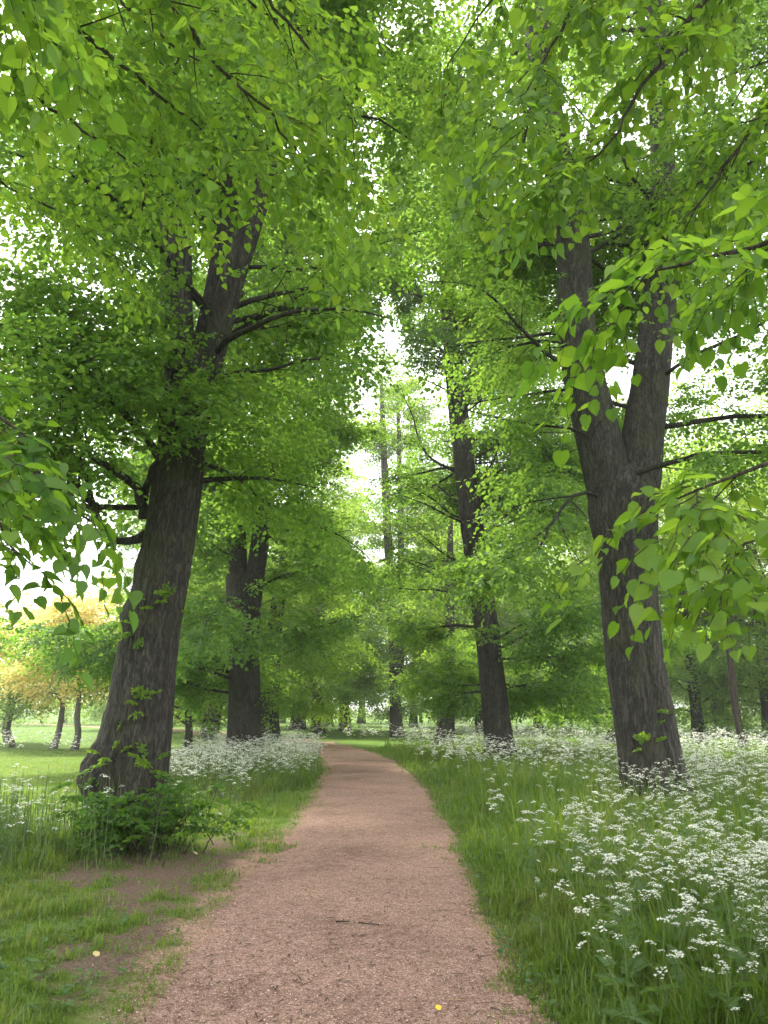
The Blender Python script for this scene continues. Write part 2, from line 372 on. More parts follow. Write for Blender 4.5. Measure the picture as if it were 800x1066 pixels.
def bare(x, y):
    """0 turf .. 1 bare soil"""
    e, left = off_path(x, y)
    n = fbm(x*1.1, y*.9, None, 20, 3); n2 = fbm(x*4.5, y*4.5, None, 24, 2)
    v = n*.42+n2*.58
    # worn ground of the left verge, from the path to the big tree's foot
    w = np.exp(-((e-.45)/.75)**2)*sstep(4.3, 5.6, y)*(1-sstep(9.5, 13, y))*left
    foot = np.exp(-(((x+2.75)/1.0)**2+((y-8.7)/1.0)**2))
    n3 = fbm(x*15, y*15, None, 28, 2); b = sstep(.13, -.13, v+.30*(n3-.5)-(.385+.20*w+.22*foot)) * np.clip(w*1.7+foot*1.6, 0, 1)
    b = np.maximum(b, (1-sstep(.0, .16+.50*n2*n3*2, e))*.9)                     # frayed edge of the path
    rr = np.exp(-((e-.05)/.20)**2)*(1-left)*(1-sstep(4.5, 7.5, y)); b = np.maximum(b, sstep(.62, .42, v-.22*rr)*np.clip(rr*1.3, 0, 1))
    return np.clip(b, 0, 1)

def gz(x, y):
    e, _ = off_path(x, y)
    return .10*(fbm(np.asarray(x)*.35, np.asarray(y)*.35, None, 40, 3)-.5)*sstep(.0, 2.0, e)*(1-.8*sstep(40, 90, np.abs(np.asarray(y)))) + .02*sstep(0, .5, e)*0

def make_ground():
    def axis(a, b, st, lo, hi):
        c = list(np.arange(a, b+st/2, st)); s = st; 
        v = b
        while v < hi: s *= 1.25; v += s; c.append(v)
        s = st; v = a
        while v > lo: s *= 1.25; v -= s; c.insert(0, v)
        return np.array(c)
    xs = axis(-9, 9, .075, -900, 900); ys = axis(2.5, 22, .085, -500, 1500)
    X, Y = np.meshgrid(xs, ys); Z = gz(X, Y)
    n, m = X.shape; i = np.arange(n-1)[:, None]*m; j = np.arange(m-1)[None]
    f = np.stack([i+j, i+j+1, i+m+j+1, i+m+j], -1).reshape(-1, 4)
    mb = MB(); mb.add(np.stack([X, Y, Z], -1).reshape(-1, 3), [f], bare(X, Y).ravel())
    go = mb.build('ground', ground_mat(), smooth=True); tag(go, kind='structure')
    e, left = off_path(X, Y); spill = np.where(left, np.exp(-np.maximum(e, 0)/.42), np.exp(-np.maximum(e, 0)/.12))
    at_ = go.data.attributes.new('spill', 'FLOAT', 'POINT'); at_.data.foreach_set('value', spill.ravel().astype(np.float32))
    ys = np.concatenate([np.arange(-40, 2, .5), np.arange(2, 24, .06), np.arange(24, 119, .35)])
    k = np.linspace(0, 1, 17)
    L, Rr = pcx(ys)-half_l(ys), pcx(ys)+half_r(ys)
    X = L[:, None]*(1-k)+Rr[:, None]*k; Y = np.tile(ys[:, None], (1, 17))
    Z = .006+.025*np.sin(k*math.pi)[None]*np.ones_like(X)+.008*(fbm(X*3, Y*3, None, 3, 2)-.5)*np.sin(k*math.pi)
    n, m = X.shape; i = np.arange(n-1)[:, None]*m; j = np.arange(m-1)[None]
    f = np.stack([i+j, i+j+1, i+m+j+1, i+m+j], -1).reshape(-1, 4)
    mb = MB(); mb.add(np.stack([X, Y, Z], -1).reshape(-1, 3), [f], .5)
    tag(mb.build('path', path_mat(), smooth=True), kind='structure')
make_ground()

def scatter(n, ymin, ymax, g, power=2.0):
    """points more crowded near the camera: y by distance, x across the view's width and a bit more"""
    u = g.random(n)
    y = (ymin**(1-power)+(ymax**(1-power)-ymin**(1-power))*u)**(1/(1-power)) if power != 1 else ymin*(ymax/ymin)**u
    return y

def gravel_and_litter():
    g = np.random.default_rng(11)
    n = 16000
    y = scatter(n, 3.6, 15, g, 2.2); k = g.random(n)
    x = pcx(y)-half_l(y)-.25+k*(half_l(y)+half_r(y)+.45)
    s = g.uniform(.002, .0055, n)*(1+.5*(g.random(n) < .05))
    oc = np.array([[1, 0, 0], [-1, 0, 0], [0, 1, 0], [0, -1, 0], [0, 0, 1], [0, 0, -1.0]])
    of = np.array([[0, 2, 4], [2, 1, 4], [1, 3, 4], [3, 0, 4]])
    v = oc[None]*g.uniform(.6, 1.3, (n, 6, 1))*s[:, None, None]*np.array([1, 1, .7])
    a = g.uniform(0, 6.28, n); c, si = np.cos(a)[:, None], np.sin(a)[:, None]
    v = np.stack([v[..., 0]*c-v[..., 1]*si, v[..., 0]*si+v[..., 1]*c, v[..., 2]], -1)
    kk = np.clip((x-(pcx(y)-half_l(y)))/(half_l(y)+half_r(y)), 0, 1)
    v = v + np.stack([x, y, .008+.025*np.sin(kk*math.pi)+s*.2], -1)[:, None]
    mb = MB(); mb.add(v.reshape(-1, 3), [(of[None]+(np.arange(n)*6)[:, None, None]).reshape(-1, 3)], np.repeat(g.random(n), 6))
    tag(mb.build('gravel', STONE), 'loose reddish pink gravel lying on the path', 'gravel', kind='stuff')
    n = 11000
    y = scatter(n, 3.6, 24, g, 1.8); k = g.random(n)
    x = pcx(y)-half_l(y)-2.6*g.random(n)**1.5+k*(half_l(y)+half_r(y)+1.3)
    ln = g.uniform(.008, .04, n)*(1+1.2*(g.random(n) < .08)); w = np.minimum(ln*g.uniform(.07, .24, n), .007); a = g.uniform(0, 6.28, n)
    q = np.array([[-1, -1, 0], [1, -1, 0], [1.2, 1, .3], [-1, 1, .1]])
    v = q[None]*np.stack([ln*.5, w*.5, w*.8], -1)[:, None]
    c, si = np.cos(a)[:, None], np.sin(a)[:, None]
    v = np.stack([v[..., 0]*c-v[..., 1]*si, v[..., 0]*si+v[..., 1]*c, v[..., 2]], -1)
    kk = np.clip((x-(pcx(y)-half_l(y)))/(half_l(y)+half_r(y)), 0, 1)
    v = v + np.stack([x, y, gz(x, y)+.012+.026*np.sin(kk*math.pi)], -1)[:, None]
    mb = MB(); mb.add(v.reshape(-1, 3), [(np.array([[0, 1, 2, 3]])[None]+(np.arange(n)*4)[:, None, None]).reshape(-1, 4)], np.repeat(g.random(n)**1.5, 4))
    tag(mb.build('leaf_litter', LITTER), 'scattered dry brown bits of bark and bud scales on the path', 'leaf litter', kind='stuff')
gravel_and_litter()

# ------------------------------------------------------------------ grass
def parsley_r(x, y):
    """how thick the cow parsley stands, 0..1, right of the path"""
    e, left = off_path(x, y)
    clump = fbm(x*.55, y*.5, None, 60, 3)
    d = np.maximum(sstep(.34, .56, clump+.10), .6*(y < 8))
    near = sstep(.0, 1.25, e+1.2*(clump-.5))*(.45+.55*sstep(.35, .6, fbm(x*1.3, y*1.3, None, 63, 2)))
    # a grassy bay in front of the big forked tree
    bay = np.exp(-((e-1.6)/1.5)**2)*sstep(8.5, 10.5, y)*(1-sstep(16, 20, y))
    far = sstep(.35, 1.1, e)
    v = np.where(y > 18, far, near)*d*(1-.93*bay)
    v = v*(1-.2*(1-sstep(4.6, 6.2, y)))
    v = np.where(y > 20, np.maximum(v, far*.75), v)
    return np.where(left, 0, v)
def parsley_l(x, y):
    e, left = off_path(x, y)
    clump = fbm(x*.6+7, y*.5, None, 66, 3)
    bed = sstep(13.5, 15.5, y)*(1-sstep(42, 60, y))*sstep(.10+1.5*(1-sstep(14, 18, y)), .5+1.9*(1-sstep(14, 18, y)), e)*(1-sstep(3.4, 4.5, e+.7*(clump-.5)))
    foot = np.exp(-(((x+5.4)/1.9)**2+((y-9.6)/1.3)**2))*.9
    foot2 = np.exp(-(((x+2.7)/.8)**2+((y-12.6)/1.2)**2))*.5
    strip = sstep(27, 29, y)*(1-sstep(34, 37, y))*sstep(8, 9, e)*.9
    return np.where(left, np.clip(np.maximum(np.maximum(bed, foot), np.maximum(foot2, strip))*sstep(.25, .45, clump), 0, 1), 0)

def grass():
    g = np.random.default_rng(21)
    n = 700000
    y = scatter(n, 3.0, 34, g, 1.72)
    hw = np.maximum(y*.56, 2.6)+.6
    x = g.uniform(-1, 1, n)*hw
    e, left = off_path(x, y)
    b = bare(x, y)
    pr = np.clip(1.05-b*.88, .0, 1)*sstep(-.03, .10, e)
    tuft = fbm(x*3.2, y*3.2, None, 70, 2)
    pr = pr*np.where(left, sstep(.20, .55, tuft+.12), 1)
    # stray tufts that creep over the path's edge
    stray = (sstep(.66, .78, fbm(x*2.3, y*2.3, None, 73, 2)))*np.exp(-((e-.1)/.35)**2)
    pr = np.maximum(pr, stray*.8*(e > -.35))
    keep = g.random(n) < pr
    x, y, e, left, b, tuft = x[keep], y[keep], e[keep], left[keep], b[keep], tuft[keep]
    n = len(x)
    pl, prr = parsley_l(x, y), parsley_r(x, y)
    lawn = left & (x < -7.5) & (y > 12)
    hl = .03+.065*sstep(.3, .75, tuft)+.22*pl
    hr = .06+.27*sstep(.0, 1.5, e+.8*(tuft-.5))*(.35+1.0*tuft)
    h = np.where(left, hl, hr)*np.exp(g.normal(0, .28, n))
    h = np.where(lawn, .025+.02*tuft, h); h = h*(1-.5*b)
    w = np.maximum(.0036, .00078*y)*g.uniform(.7, 1.4, n)*np.where(left, 1, 1.15)
    broad = g.random(n) < .14; w = w*np.where(broad, 2.1, 1); h = h*np.where(broad, 1.3, 1)
    az = g.uniform(0, 6.28, n); bend = np.clip(np.abs(g.normal(.55, .38, n)), .05, 1.3)
    dx, dy = np.cos(az), np.sin(az); fx, fy = -dy, dx
    z0 = gz(x, y)
    p0 = np.stack([x, y, z0-.01], -1); D = np.stack([dx, dy, dx*0], -1); S = np.stack([fx, fy, dx*0], -1); Z = np.array([0, 0, 1.0])
    H = h[:, None]; B = bend[:, None]
    m = p0+Z*H*.62*(1-.10*B)+D*H*.24*B
    t = p0+Z*H*(1-.42*np.minimum(B, 1.1)**2)+D*H*.85*B
    V = np.stack([p0-S*w[:, None]*.5, p0+S*w[:, None]*.5, m+S*w[:, None]*.42, m-S*w[:, None]*.42, t], 1)
    off = (np.arange(n)*5)[:, None]
    hue = fbm(x*.8, y*.8, None, 80, 2)
    var = np.clip(.40+.55*(hue-.5)+g.normal(0, .20, n)-.08*sstep(.1, 1.0, e)*(~left)+.26*lawn, 0, .82)
    var = np.where(broad, np.clip(var+.16, 0, .84), var); dry = g.random(n) < .02; var = np.where(dry, g.uniform(.85, 1, n), var)
    mb = MB(); mb.add(V.reshape(-1, 3), [np.array([[0, 1, 2, 3]])+off, np.array([[3, 2, 4]])+off], np.repeat(var, 5))
    tag(mb.build('grass', GRASS), 'green grass growing on both verges of the gravel path', 'grass', kind='stuff')
grass()

# ------------------------------------------------------------------ cow parsley
def umbel(mb, c, r, g, detail, mat=1):
    """one flat white head of small flower clusters"""
    k = {2: 11, 1: 7, 0: 3}[detail]
    a = np.arange(k)*2.4+g.uniform(0, 6.28); rad = r*np.sqrt((np.arange(k)+.3)/k)
    tilt = g.normal(0, .22, 2)
    px, py = rad*np.cos(a), rad*np.sin(a)
    P = np.stack([px, py, -.35*rad**2/r+px*tilt[0]+py*tilt[1]+g.normal(0, .05*r, k)], -1)+c
    m = {2: 6, 1: 5, 0: 4}[detail]; rr = r*{2: .27, 1: .36, 0: .6}[detail]
    b = np.arange(m)/m*6.28
    q = np.stack([np.cos(b), np.sin(b), 0*b], -1)[None]*(rr*g.uniform(.55, 1.25, (k, m, 1)))
    q[..., 2] += g.normal(0, .28, (k, m))*rr
    V = P[:, None]+q
    mb.add(V.reshape(-1, 3), [np.arange(m)[None]+(np.arange(k)*m)[:, None]], np.repeat(g.uniform(.2, 1, k), m), mat)
    return P
def fern(mb, o, d, ln, g, n, mat=2):
    """feathery leaf: rows of small leaflets along a midrib"""
    t = (np.arange(n)+.5)/n
    sd = np.where(np.arange(n) % 2 == 0, 1, -1)
    d = d/np.linalg.norm(d); s = np.cross(d, [0, 0, 1.0]); s /= np.linalg.norm(s)+1e-6
    base = o+d*ln*t[:, None]+np.array([0, 0, -1])*(.35*ln*t**2)[:, None]
    L = ln*.34*(1-.75*t)[:, None]*g.uniform(.7, 1.2, (n, 1))
    tip = base+(s*sd[:, None]*.85+d*.5+np.array([0, 0, -.25]))*L
    midp = (base+tip)/2; wv = d*L*.13
    V = np.stack([base, midp+wv, tip, midp-wv], 1)
    mb.add(V.reshape(-1, 3), [np.array([[0, 1, 2, 3]])+(np.arange(n)*4)[:, None]], np.repeat(g.uniform(.2, .9, n), 4), mat)
def parsley(mb, o, h, g, detail, heads):
    """a whole plant in one mesh: slots 0 stalk, 1 flower, 2 leaf"""
    lean = g.normal(0, .10, 2); o = np.asarray(o, float)
    top = o+np.array([lean[0]*h, lean[1]*h, h])
    st = np.array([o, (o+top)/2+np.array([lean[0]*.15*h, lean[1]*.15*h, 0]), top])
    sides = 4 if detail == 2 else 3
    if detail: tube(mb, st, np.array([.004, .003, .0018])*(1 if detail == 2 else 1.3), sides, .5, 0)
    for k in range(heads):
        t = g.uniform(.45, .95) if k else 1
        b = o+(top-o)*t; a = g.uniform(0, 6.28); l = h*g.uniform(.16, .34)*(1.15-t*.4) if k else 0
        c = b+np.array([math.cos(a)*l*.75, math.sin(a)*l*.75, l*.85]); c[2] = min(c[2], o[2]+h*1.06)
        r = g.uniform(.026, .048)*(1.05 if detail < 2 else 1)*(1.2 if detail == 0 else 1)
        if detail and k: tube(mb, np.array([b, (b+c)/2+[0, 0, -.1*l], c-[0, 0, .012]]), np.array([.0022, .0018, .0012]), 3, .6, 0)
        P = umbel(mb, c, r, g, detail)
        if detail == 2:
            q = c-np.array([0, 0, r*.8])
            V = np.concatenate([np.repeat(q[None], len(P), 0)[:, None]+[[0, 0, 0]], P[:, None]-[[.0009, 0, 0]], P[:, None]+[[.0009, 0, 0]]], 1)
            mb.add(V.reshape(-1, 3), [np.array([[0, 1, 2]])+(np.arange(len(P))*3)[:, None]], .6, 0)
    for k in range({2: 7, 1: 5, 0: 2}[detail]):
        a = g.uniform(0, 6.28); t = g.uniform(.05, .75); p = o+(top-o)*t
        fern(mb, p, np.array([math.cos(a), math.sin(a), g.uniform(.1, .9)]), h*g.uniform(.16, .32)*(1.1-.6*t), g, {2: 44, 1: 16, 0: 6}[detail])

def plants():
    g = np.random.default_rng(31)
    slots = [STALK, PETAL, HERB]
    # the nearest plants, one by one
    protos = []
    for k in range(9):
        mb = MB(); parsley(mb, (0, 0, 0), 1.0, g, 2, int(g.integers(6, 12)))
        protos.append(mb.mesh('cow_parsley', slots))
    yy = scatter(4000, 3.7, 12.5, g, 2.2); xx = 1.0+g.random(4000)*(yy*.62-1.0)
    k = np.where(g.random(4000) < parsley_r(xx, yy))[0][:215]; spots = list(zip(xx[k], yy[k]))
    for k, (x, y) in enumerate(spots):
        o = bpy.data.objects.new('cow_parsley', protos[k % 9]); COL.objects.link(o)
        o.location = (x, y, float(gz(np.array([x]), np.array([y]))[0])-.01)
        h = g.uniform(.55, .92); o.scale = (h, h, h); o.rotation_euler = (g.normal(0, .07), g.normal(0, .07), g.uniform(0, 6.28))
        tag(o, 'white flowering cow parsley in the long grass of the near right verge', 'cow parsley', 'cow parsley plants of the near right verge')
    # the drifts behind, beyond counting
    mb = MB()
    yy = scatter(14000, 10.5, 60, g, 1.25); xx = .8+g.random(14000)*(np.minimum(yy*.62, 26)-.8)+pcx(yy)*(yy > 20)
    k = np.where(g.random(14000) < parsley_r(xx, yy)*np.where(yy < 12.5, .4, 1))[0][:1900]
    for x, y in zip(xx[k], yy[k]):
        d = 1 if y < 19 else 0
        parsley(mb, (x, y, 0), g.uniform(.5, .95), g, d, int(g.integers(5, 9)) if d else int(g.integers(5, 10)))
    tag(mb.build('cow_parsley_drift', slots), 'drift of white cow parsley spreading under the trees right of the path', 'cow parsley', kind='stuff')
    mb = MB()
    yy = scatter(9000, 8.3, 48, g, 1.2); xx = pcx(yy)-1.0-g.random(9000)*np.where(yy < 27, 8, 23)
    k = np.where(g.random(9000) < parsley_l(xx, yy))[0][:1700]
    for x, y in zip(xx[k], yy[k]):
        d = 1 if y < 21 else 0
        parsley(mb, (x, y, 0), g.uniform(.5, .9), g, d, int(g.random() < .45) if y < 13.4 else int(g.integers(4, 8)))
    for x, y in zip(g.normal(-5.0, 1.0, 330), g.normal(9.35, .65, 330)):          # the leafy bed beside the bush, hardly in flower
        if x < -3.0: parsley(mb, (x, y, 0), g.uniform(.4, .85), g, 1, int(g.choice([0, 0, 0, 1, 2])))
    k = k[:0]
    tag(mb.build('cow_parsley_drift', slots), 'bed of white cow parsley left of the path between the trunks', 'cow parsley', kind='stuff')
plants()

def weeds():
    g = np.random.default_rng(35); n = 1500
    y = scatter(n, 3.8, 16, g, 1.8); x = pcx(y)-half_l(y)-.1-g.random(n)**1.2*4.5
    k = g.random(n) < .26; x = np.where(k, pcx(y)+half_r(y)+.05+g.random(n)**1.5*1.6, x)
    keep = (bare(x, y) < .9) & (g.random(n) < .25+.75*fbm(x*2, y*2, None, 36, 2)); x, y = x[keep], y[keep]; n = len(x); m = 5
    P = np.repeat(np.stack([x, y, gz(x, y)+.01], -1), m, 0); N_ = len(P)
    a = g.uniform(0, 6.28, N_); P = P+np.stack([np.cos(a)*.015, np.sin(a)*.015, g.uniform(.0, .07, N_)], -1)
    R_ = rot_from(a, g.uniform(-.7, .15, N_), g.normal(0, .3, N_)); sz = g.uniform(.022, .06, N_)
    tv, tf = LEAF['mid']; V = np.einsum('nij,vj->nvi', R_, tv*[1, .75, 1])*sz[:, None, None]+P[:, None]
    mb = MB(); mb.add(V.reshape(-1, 3), [(f[None]+(np.arange(N_)*6)[:, None, None]).reshape(-1, 4) for f in tf], np.repeat(g.uniform(.1, .9, N_), 6))
    tag(mb.build('weeds', HERB), 'low broad leaved weeds dotted through the grass of the verges', 'weeds', kind='stuff')
weeds()

# ------------------------------------------------------------------ trees
gS = np.random.default_rng(5)
SPR_NEAR = [make_spray(gS, .55, 9) for _ in range(8)]
SPR_MID = [make_spray(gS, .60, 9) for _ in range(10)]
SPR_FAR = [make_spray(gS, .75, 6, side=True) for _ in range(8)]

def grow(p, d, L, g, droop, wob=.14, step=.35):
    n = max(4, int(L/step)); P = [np.array(p, float)]; d = np.array(d, float); d /= np.linalg.norm(d)
    for k in range(n):
        t = k/n
        d = d + g.normal(0, wob, 3)*[1, 1, .7] + np.array([0, 0, -droop*(.15+t)*L/n*.35]); d /= np.linalg.norm(d)
        P.append(P[-1]+d*L/n)
    return np.array(P)

def branch_out(mb, p0, d0, L, r0, g, droop, anchors, thin=.35, sp_step=.27, dens=1.0, cut=False):
    """one limb with its side branches; adds wood to mb and (pos, dir) of sprays to anchors"""
    P = grow(p0, d0, L, g, droop)
    if cut:
        bad = np.where(in_corridor(P))[0]
        if len(bad) and bad[0] < len(P)-1:
            n_ = max(4, bad[0]); L *= (n_-1)/(len(P)-1); P = P[:n_]
    if mb is not None: tube(mb, P, np.linspace(r0, r0*.16, len(P)), 7)
    D = np.gradient(P, axis=0)
    s = 0.16*L
    sd = 1 if g.random() < .5 else -1
    while s < L:
        k = s/L*(len(P)-1); i = min(int(k), len(P)-2); p = P[i]+(P[i+1]-P[i])*(k-i); d = unit(D[i])
        side = np.cross(d, [0, 0, 1.0]); side = side/(np.linalg.norm(side)+1e-6)
        a = g.uniform(.6, 1.1)
        dd = d*math.cos(a)+side*sd*math.sin(a)+np.array([0, 0, g.normal(.05, .22)])
        l2 = (.42*(L-s)+.45)*g.uniform(.7, 1.2)
        Q = grow(p, dd, l2, g, droop*1.3, .13, .25)
        if mb is not None: tube(mb, Q, np.linspace(max(.006, r0*(1-s/L)*thin), .004, len(Q)), 4)
        E = np.gradient(Q, axis=0); m = max(1, int(l2/sp_step*dens))
        for q in range(m):
            t = (q+.6)/m*(len(Q)-1); j = min(int(t), len(Q)-2)
            pp = Q[j]+(Q[j+1]-Q[j])*(t-j); e = unit(E[j]); s2 = np.cross(e, [0, 0, 1.0]); s2 = s2/(np.linalg.norm(s2)+1e-6)
            aa = g.uniform(-1.0, 1.0)
            anchors.append((pp, e*math.cos(aa)+s2*math.sin(aa)+np.array([0, 0, g.normal(-.12, .22)])))
        anchors.append((Q[-1], unit(E[-1])+np.array([0, 0, -.2])))
        sd = -sd; s += g.uniform(.28, .48)
    anchors.append((P[-1], unit(D[-1])+np.array([0, 0, -.2])))
    return P

def densify(A, D, k, g, j=.22):
    n = len(A); A = np.repeat(A, k, 0); D = unit(np.repeat(D, k, 0)); m = np.ones(len(A)); m[::k] = 0
    A = A+g.normal(0, 1, A.shape)*m[:, None]*[j*1.35, j*1.35, j*.5]; D = D+g.normal(0, .45, D.shape)*m[:, None]*[1, 1, .5]
    return A, D

def in_corridor(p):
    """the free air over the path that the crowns leave open"""
    x = p[:, 0]-pcx(p[:, 1]); z = p[:, 2]; y = p[:, 1]
    w = np.where(z < 3.2, 1.5, np.where(z < 6, .6, .42)) + 2.3*(fbm(y*.3, z*.35, None, 91, 2)-.5)
    w = w - 1.6*sstep(-1, 2.5, z-(.80*y+1.6))
    return np.abs(x-.25-1.9*(fbm(z*.25, y*.12, None, 93, 2)-.5)) < np.where(y < 34, w, 0)

def px_stem(pts, Y, dY=0.0):
    """(px, py, width px) list at distance Y -> points, radii; dY tilts the stem away per point"""
    P = np.array([at(a, b, Y+dY*k) for k, (a, b, w) in enumerate(pts)]); r = np.array([wid(w, a, b, Y+dY*k)/2 for k, (a, b, w) in enumerate(pts)])
    return P, r

def big_tree(label, trunk, stems, n_limbs, zlo, seed, kind='mid', leaf=.085, spread=4.6, zcam=5.0, rej=.55, gap=None, zmin=2.6, sprays=None, trunk_kw={}, thick=4, limbs=True, sector=None, dens=1.0, mat=None, shoots=(), extra=()):
    g = np.random.default_rng(seed)
    P0 = trunk[0][0].copy(); P0[2] = 0
    root = empty('lime_tree', P0, label, 'tree')
    T, r = trunk; T = T.copy(); T[0, 2] = -.15
    bark_tube(T, r, seed=seed, **{**dict(sides=120, step=.06, flare=.30), **trunk_kw}).build('trunk', BARK, root, smooth=True)
    for k, (S, sr) in enumerate(stems):
        bark_tube(S, sr, sides=56, step=.10, ridge=.014, seed=seed+3+k).build('stem', BARK, root, smooth=True)
    lines = [(resample(T, r, .2)), *[resample(S, sr, .2) for S, sr in stems]]
    ztop = max(l[0][-1, 2] for l in lines)
    anchors = []
    tocam = unit(EYE[:2]-P0[:2])
    made = 0; phi = g.uniform(0, 6.28); t = 0
    while made < n_limbs and t < 4000:
        t += 1
        u = g.random()**1.15; z = zlo+(ztop-zlo)*u; phi += 2.4+g.normal(0, .3)
        d2 = np.array([math.cos(phi), math.sin(phi)])
        c = float(d2 @ tocam)
        zl = zlo if sector is None else sector(d2)
        if z < zl: continue
        if c > .70 and (z < zcam or g.random() < rej): continue
        cand = [l for l in lines if l[0][0, 2]-.1 < z < l[0][-1, 2]]
        if len(cand) > 1 and g.random() < .9: cand = cand[1:] if cand[0] is lines[0] else cand
        if not cand: continue
        l = cand[g.integers(len(cand))]; i = int(np.argmin(np.abs(l[0][:, 2]-z))); p = l[0][i]; rr = l[1][i]
        h = (z-zlo)/(ztop-zlo)
        el = R(g.uniform(2, 26)) + h*R(32)
        L = spread*(1.0-.55*h**1.6)*g.uniform(.72, 1.15)
        mb = MB()
        branch_out(mb, p+np.array([*d2, 0])*rr*.6, np.array([*(d2*math.cos(el)), math.sin(el)]), L, min(.058, rr*.4)*g.uniform(.6, 1), g, .34-.12*h, anchors, dens=dens, cut=True)
        if limbs: mb.build('limb', BARK, root, smooth=True)
        made += 1
    for (pts, rad) in extra:                                   # crooked limbs the photograph shows
        C, rr = resample(pts, rad, .15); C[1:-1] += g.normal(0, .02, (len(C)-2, 3))
        mb = MB(); tube(mb, C, rr, 9)
        for q in np.linspace(.35, 1, 9):
            i = min(int(q*(len(C)-1)), len(C)-2); a = g.uniform(0, 6.28)
            branch_out(mb, C[i], unit(C[i+1]-C[i])+np.array([math.cos(a), math.sin(a)*.8, .25])*.8, g.uniform(.9, 1.9), rr[i]*.5, g, .35, anchors)
        mb.build('limb', BARK, root, smooth=True)
    A = np.array([a for a, _ in anchors]); D = np.array([d for _, d in anchors]); A, D = densify(A, D, thick, g, .25 if thick < 5 else .32)
    ok = (A[:, 2] > zmin+.5*g.normal(0, .5, len(A))) & ~in_corridor(A+unit(D)*.35) & (np.hypot(A[:, 0], A[:, 1]) > 5.6)
    if gap is not None:                                        # the thin side of the crown, where the stems show
        v = P0[:2]; dist = np.hypot(*v); v = v/dist; al = A[:, :2] @ v; q = al/dist
        la = (A[:, 0]*v[1]-A[:, 1]*v[0])/np.maximum(q, .2); zt = 1.6+(A[:, 2]-1.6)/np.maximum(q, .2)
        for (z0, z1, x0, x1, pr, qm) in gap: ok &= ~((q < qm) & (zt > z0) & (zt < z1) & (la > x0) & (la < x1) & (g.random(len(A)) < pr))
    A, D = A[ok], D[ok]
    mb = MB()
    base = .36+.38*(fbm(A[:, 0]*.5, A[:, 1]*.5, A[:, 2]*.5, seed+50, 2)) + .08*g.normal(0, 1, len(A))
    lay_sprays(mb, sprays or SPR_MID, A, D, g.uniform(.8, 1.25, len(A)), leaf, kind, g, base=base)
    mb.build('crown', mat or LIME_MID, root)
    for (px, py, Y, sz, cnt) in shoots:
        mb = MB(); c = at(px, py, Y); cnt = int(cnt)
        ps = c+g.normal(0, sz*.35, (cnt, 3)); dd = ps-c+np.array([0, -sz*.3, sz*.3])
        for q in range(cnt): tube(mb, np.array([c, (c+ps[q])/2+[0, 0, .03], ps[q]]), np.array([.006, .004, .002]), 4, mat=1)
        lay_sprays(mb, SPR_NEAR, ps, dd, g.uniform(.25, .45, cnt), .075, 'near', g, mat=0)
        mb.build('shoot', [LIME, TWIG], root)
    print(label, 'sprays', len(A), 'limbs', made)
    return root

Y = 11.0
L1_trunk = px_stem([(131, 872, 80), (135, 845, 76), (139, 805, 72), (144, 760, 70), (151, 700, 64), (159, 650, 57), (169, 600, 53), (178, 550, 51), (185, 500, 50), (191, 450, 48), (199, 405, 50), (205, 370, 48)], Y)
L1_stems = [px_stem([(193, 430, 30), (187, 370, 34), (184, 330, 33), (184, 260, 31), (182, 200, 28), (179, 130, 25), (176, 40, 22), (174, -80, 18), (176, -220, 12), (180, -330, 6)], Y, -.05),
            px_stem([(205, 420, 28), (216, 355, 27), (226, 300, 24), (233, 250, 21), (241, 190, 19), (250, 100, 16), (256, 0, 13), (262, -120, 9), (268, -230, 5)], Y, .12),
            px_stem([(210, 410, 26), (226, 350, 28), (241, 295, 25), (258, 245, 23), (276, 190, 20), (296, 110, 17), (312, 30, 13), (325, -60, 9), (335, -150, 5)], Y, -.10)]
P0 = at(150, 560, Y); 
L1_extra = [(np.array([at(152, 556, Y), at(135, 562, 10.8), at(118, 560, 10.6), at(104, 545, 10.4), at(96, 520, 10.2), at(70, 500, 9.9), at(45, 480, 9.6)]), np.array([.075, .06, .052, .046, .04, .03, .018])),
            (np.array([at(150, 540, Y), at(141, 508, 10.8), at(120, 490, 10.6), at(90, 473, 10.4), at(81, 440, 10.3), at(78, 400, 10.2), at(84, 375, 10.1), at(92, 350, 10)]), np.array([.085, .065, .055, .048, .042, .036, .03, .018])),
            (np.array([at(150, 520, Y), at(158, 490, 10.75), at(170, 465, 10.6), at(183, 440, 10.4), at(190, 415, 10.3)]), np.array([.06, .045, .035, .03, .018]))]
big_tree('thick leaning lime tree left of the path with a bush at its foot', L1_trunk, L1_stems, 62, 4.3, 101, zcam=4.9, rej=.45, thick=4, gap=[(2, 5.3, -.4, 1.2, 1, .99), (6.6, 10.8, .0, 2.2, .94, 1.01)], zmin=2.9, spread=5.2,
         sector=lambda d: 4.3 if d[0] < -.1 else 4.9,
         trunk_kw=dict(sides=150, step=.05, flare=.10, ridge=.030, burrs=[(3.1, .92, .30, .17), (3.5, .62, .30, .13), (2.7, .45, .3, .10), (3.0, 1.45, .18, .05), (2.9, 2.9, .24, .09), (3.1, 3.6, .2, .05), (5.2, .5, .25, .08)], grooves=[(4.35, .09, .12, 0, 1.6), (5.4, .06, .10, 0, 2.0)]),
         shoots=[(165, 628, 10.5, .32, 12), (148, 655, 10.6, .2, 5), (146, 735, 10.55, .25, 6), (116, 790, 10.5, .35, 12), (150, 800, 10.4, .3, 9)], extra=L1_extra)

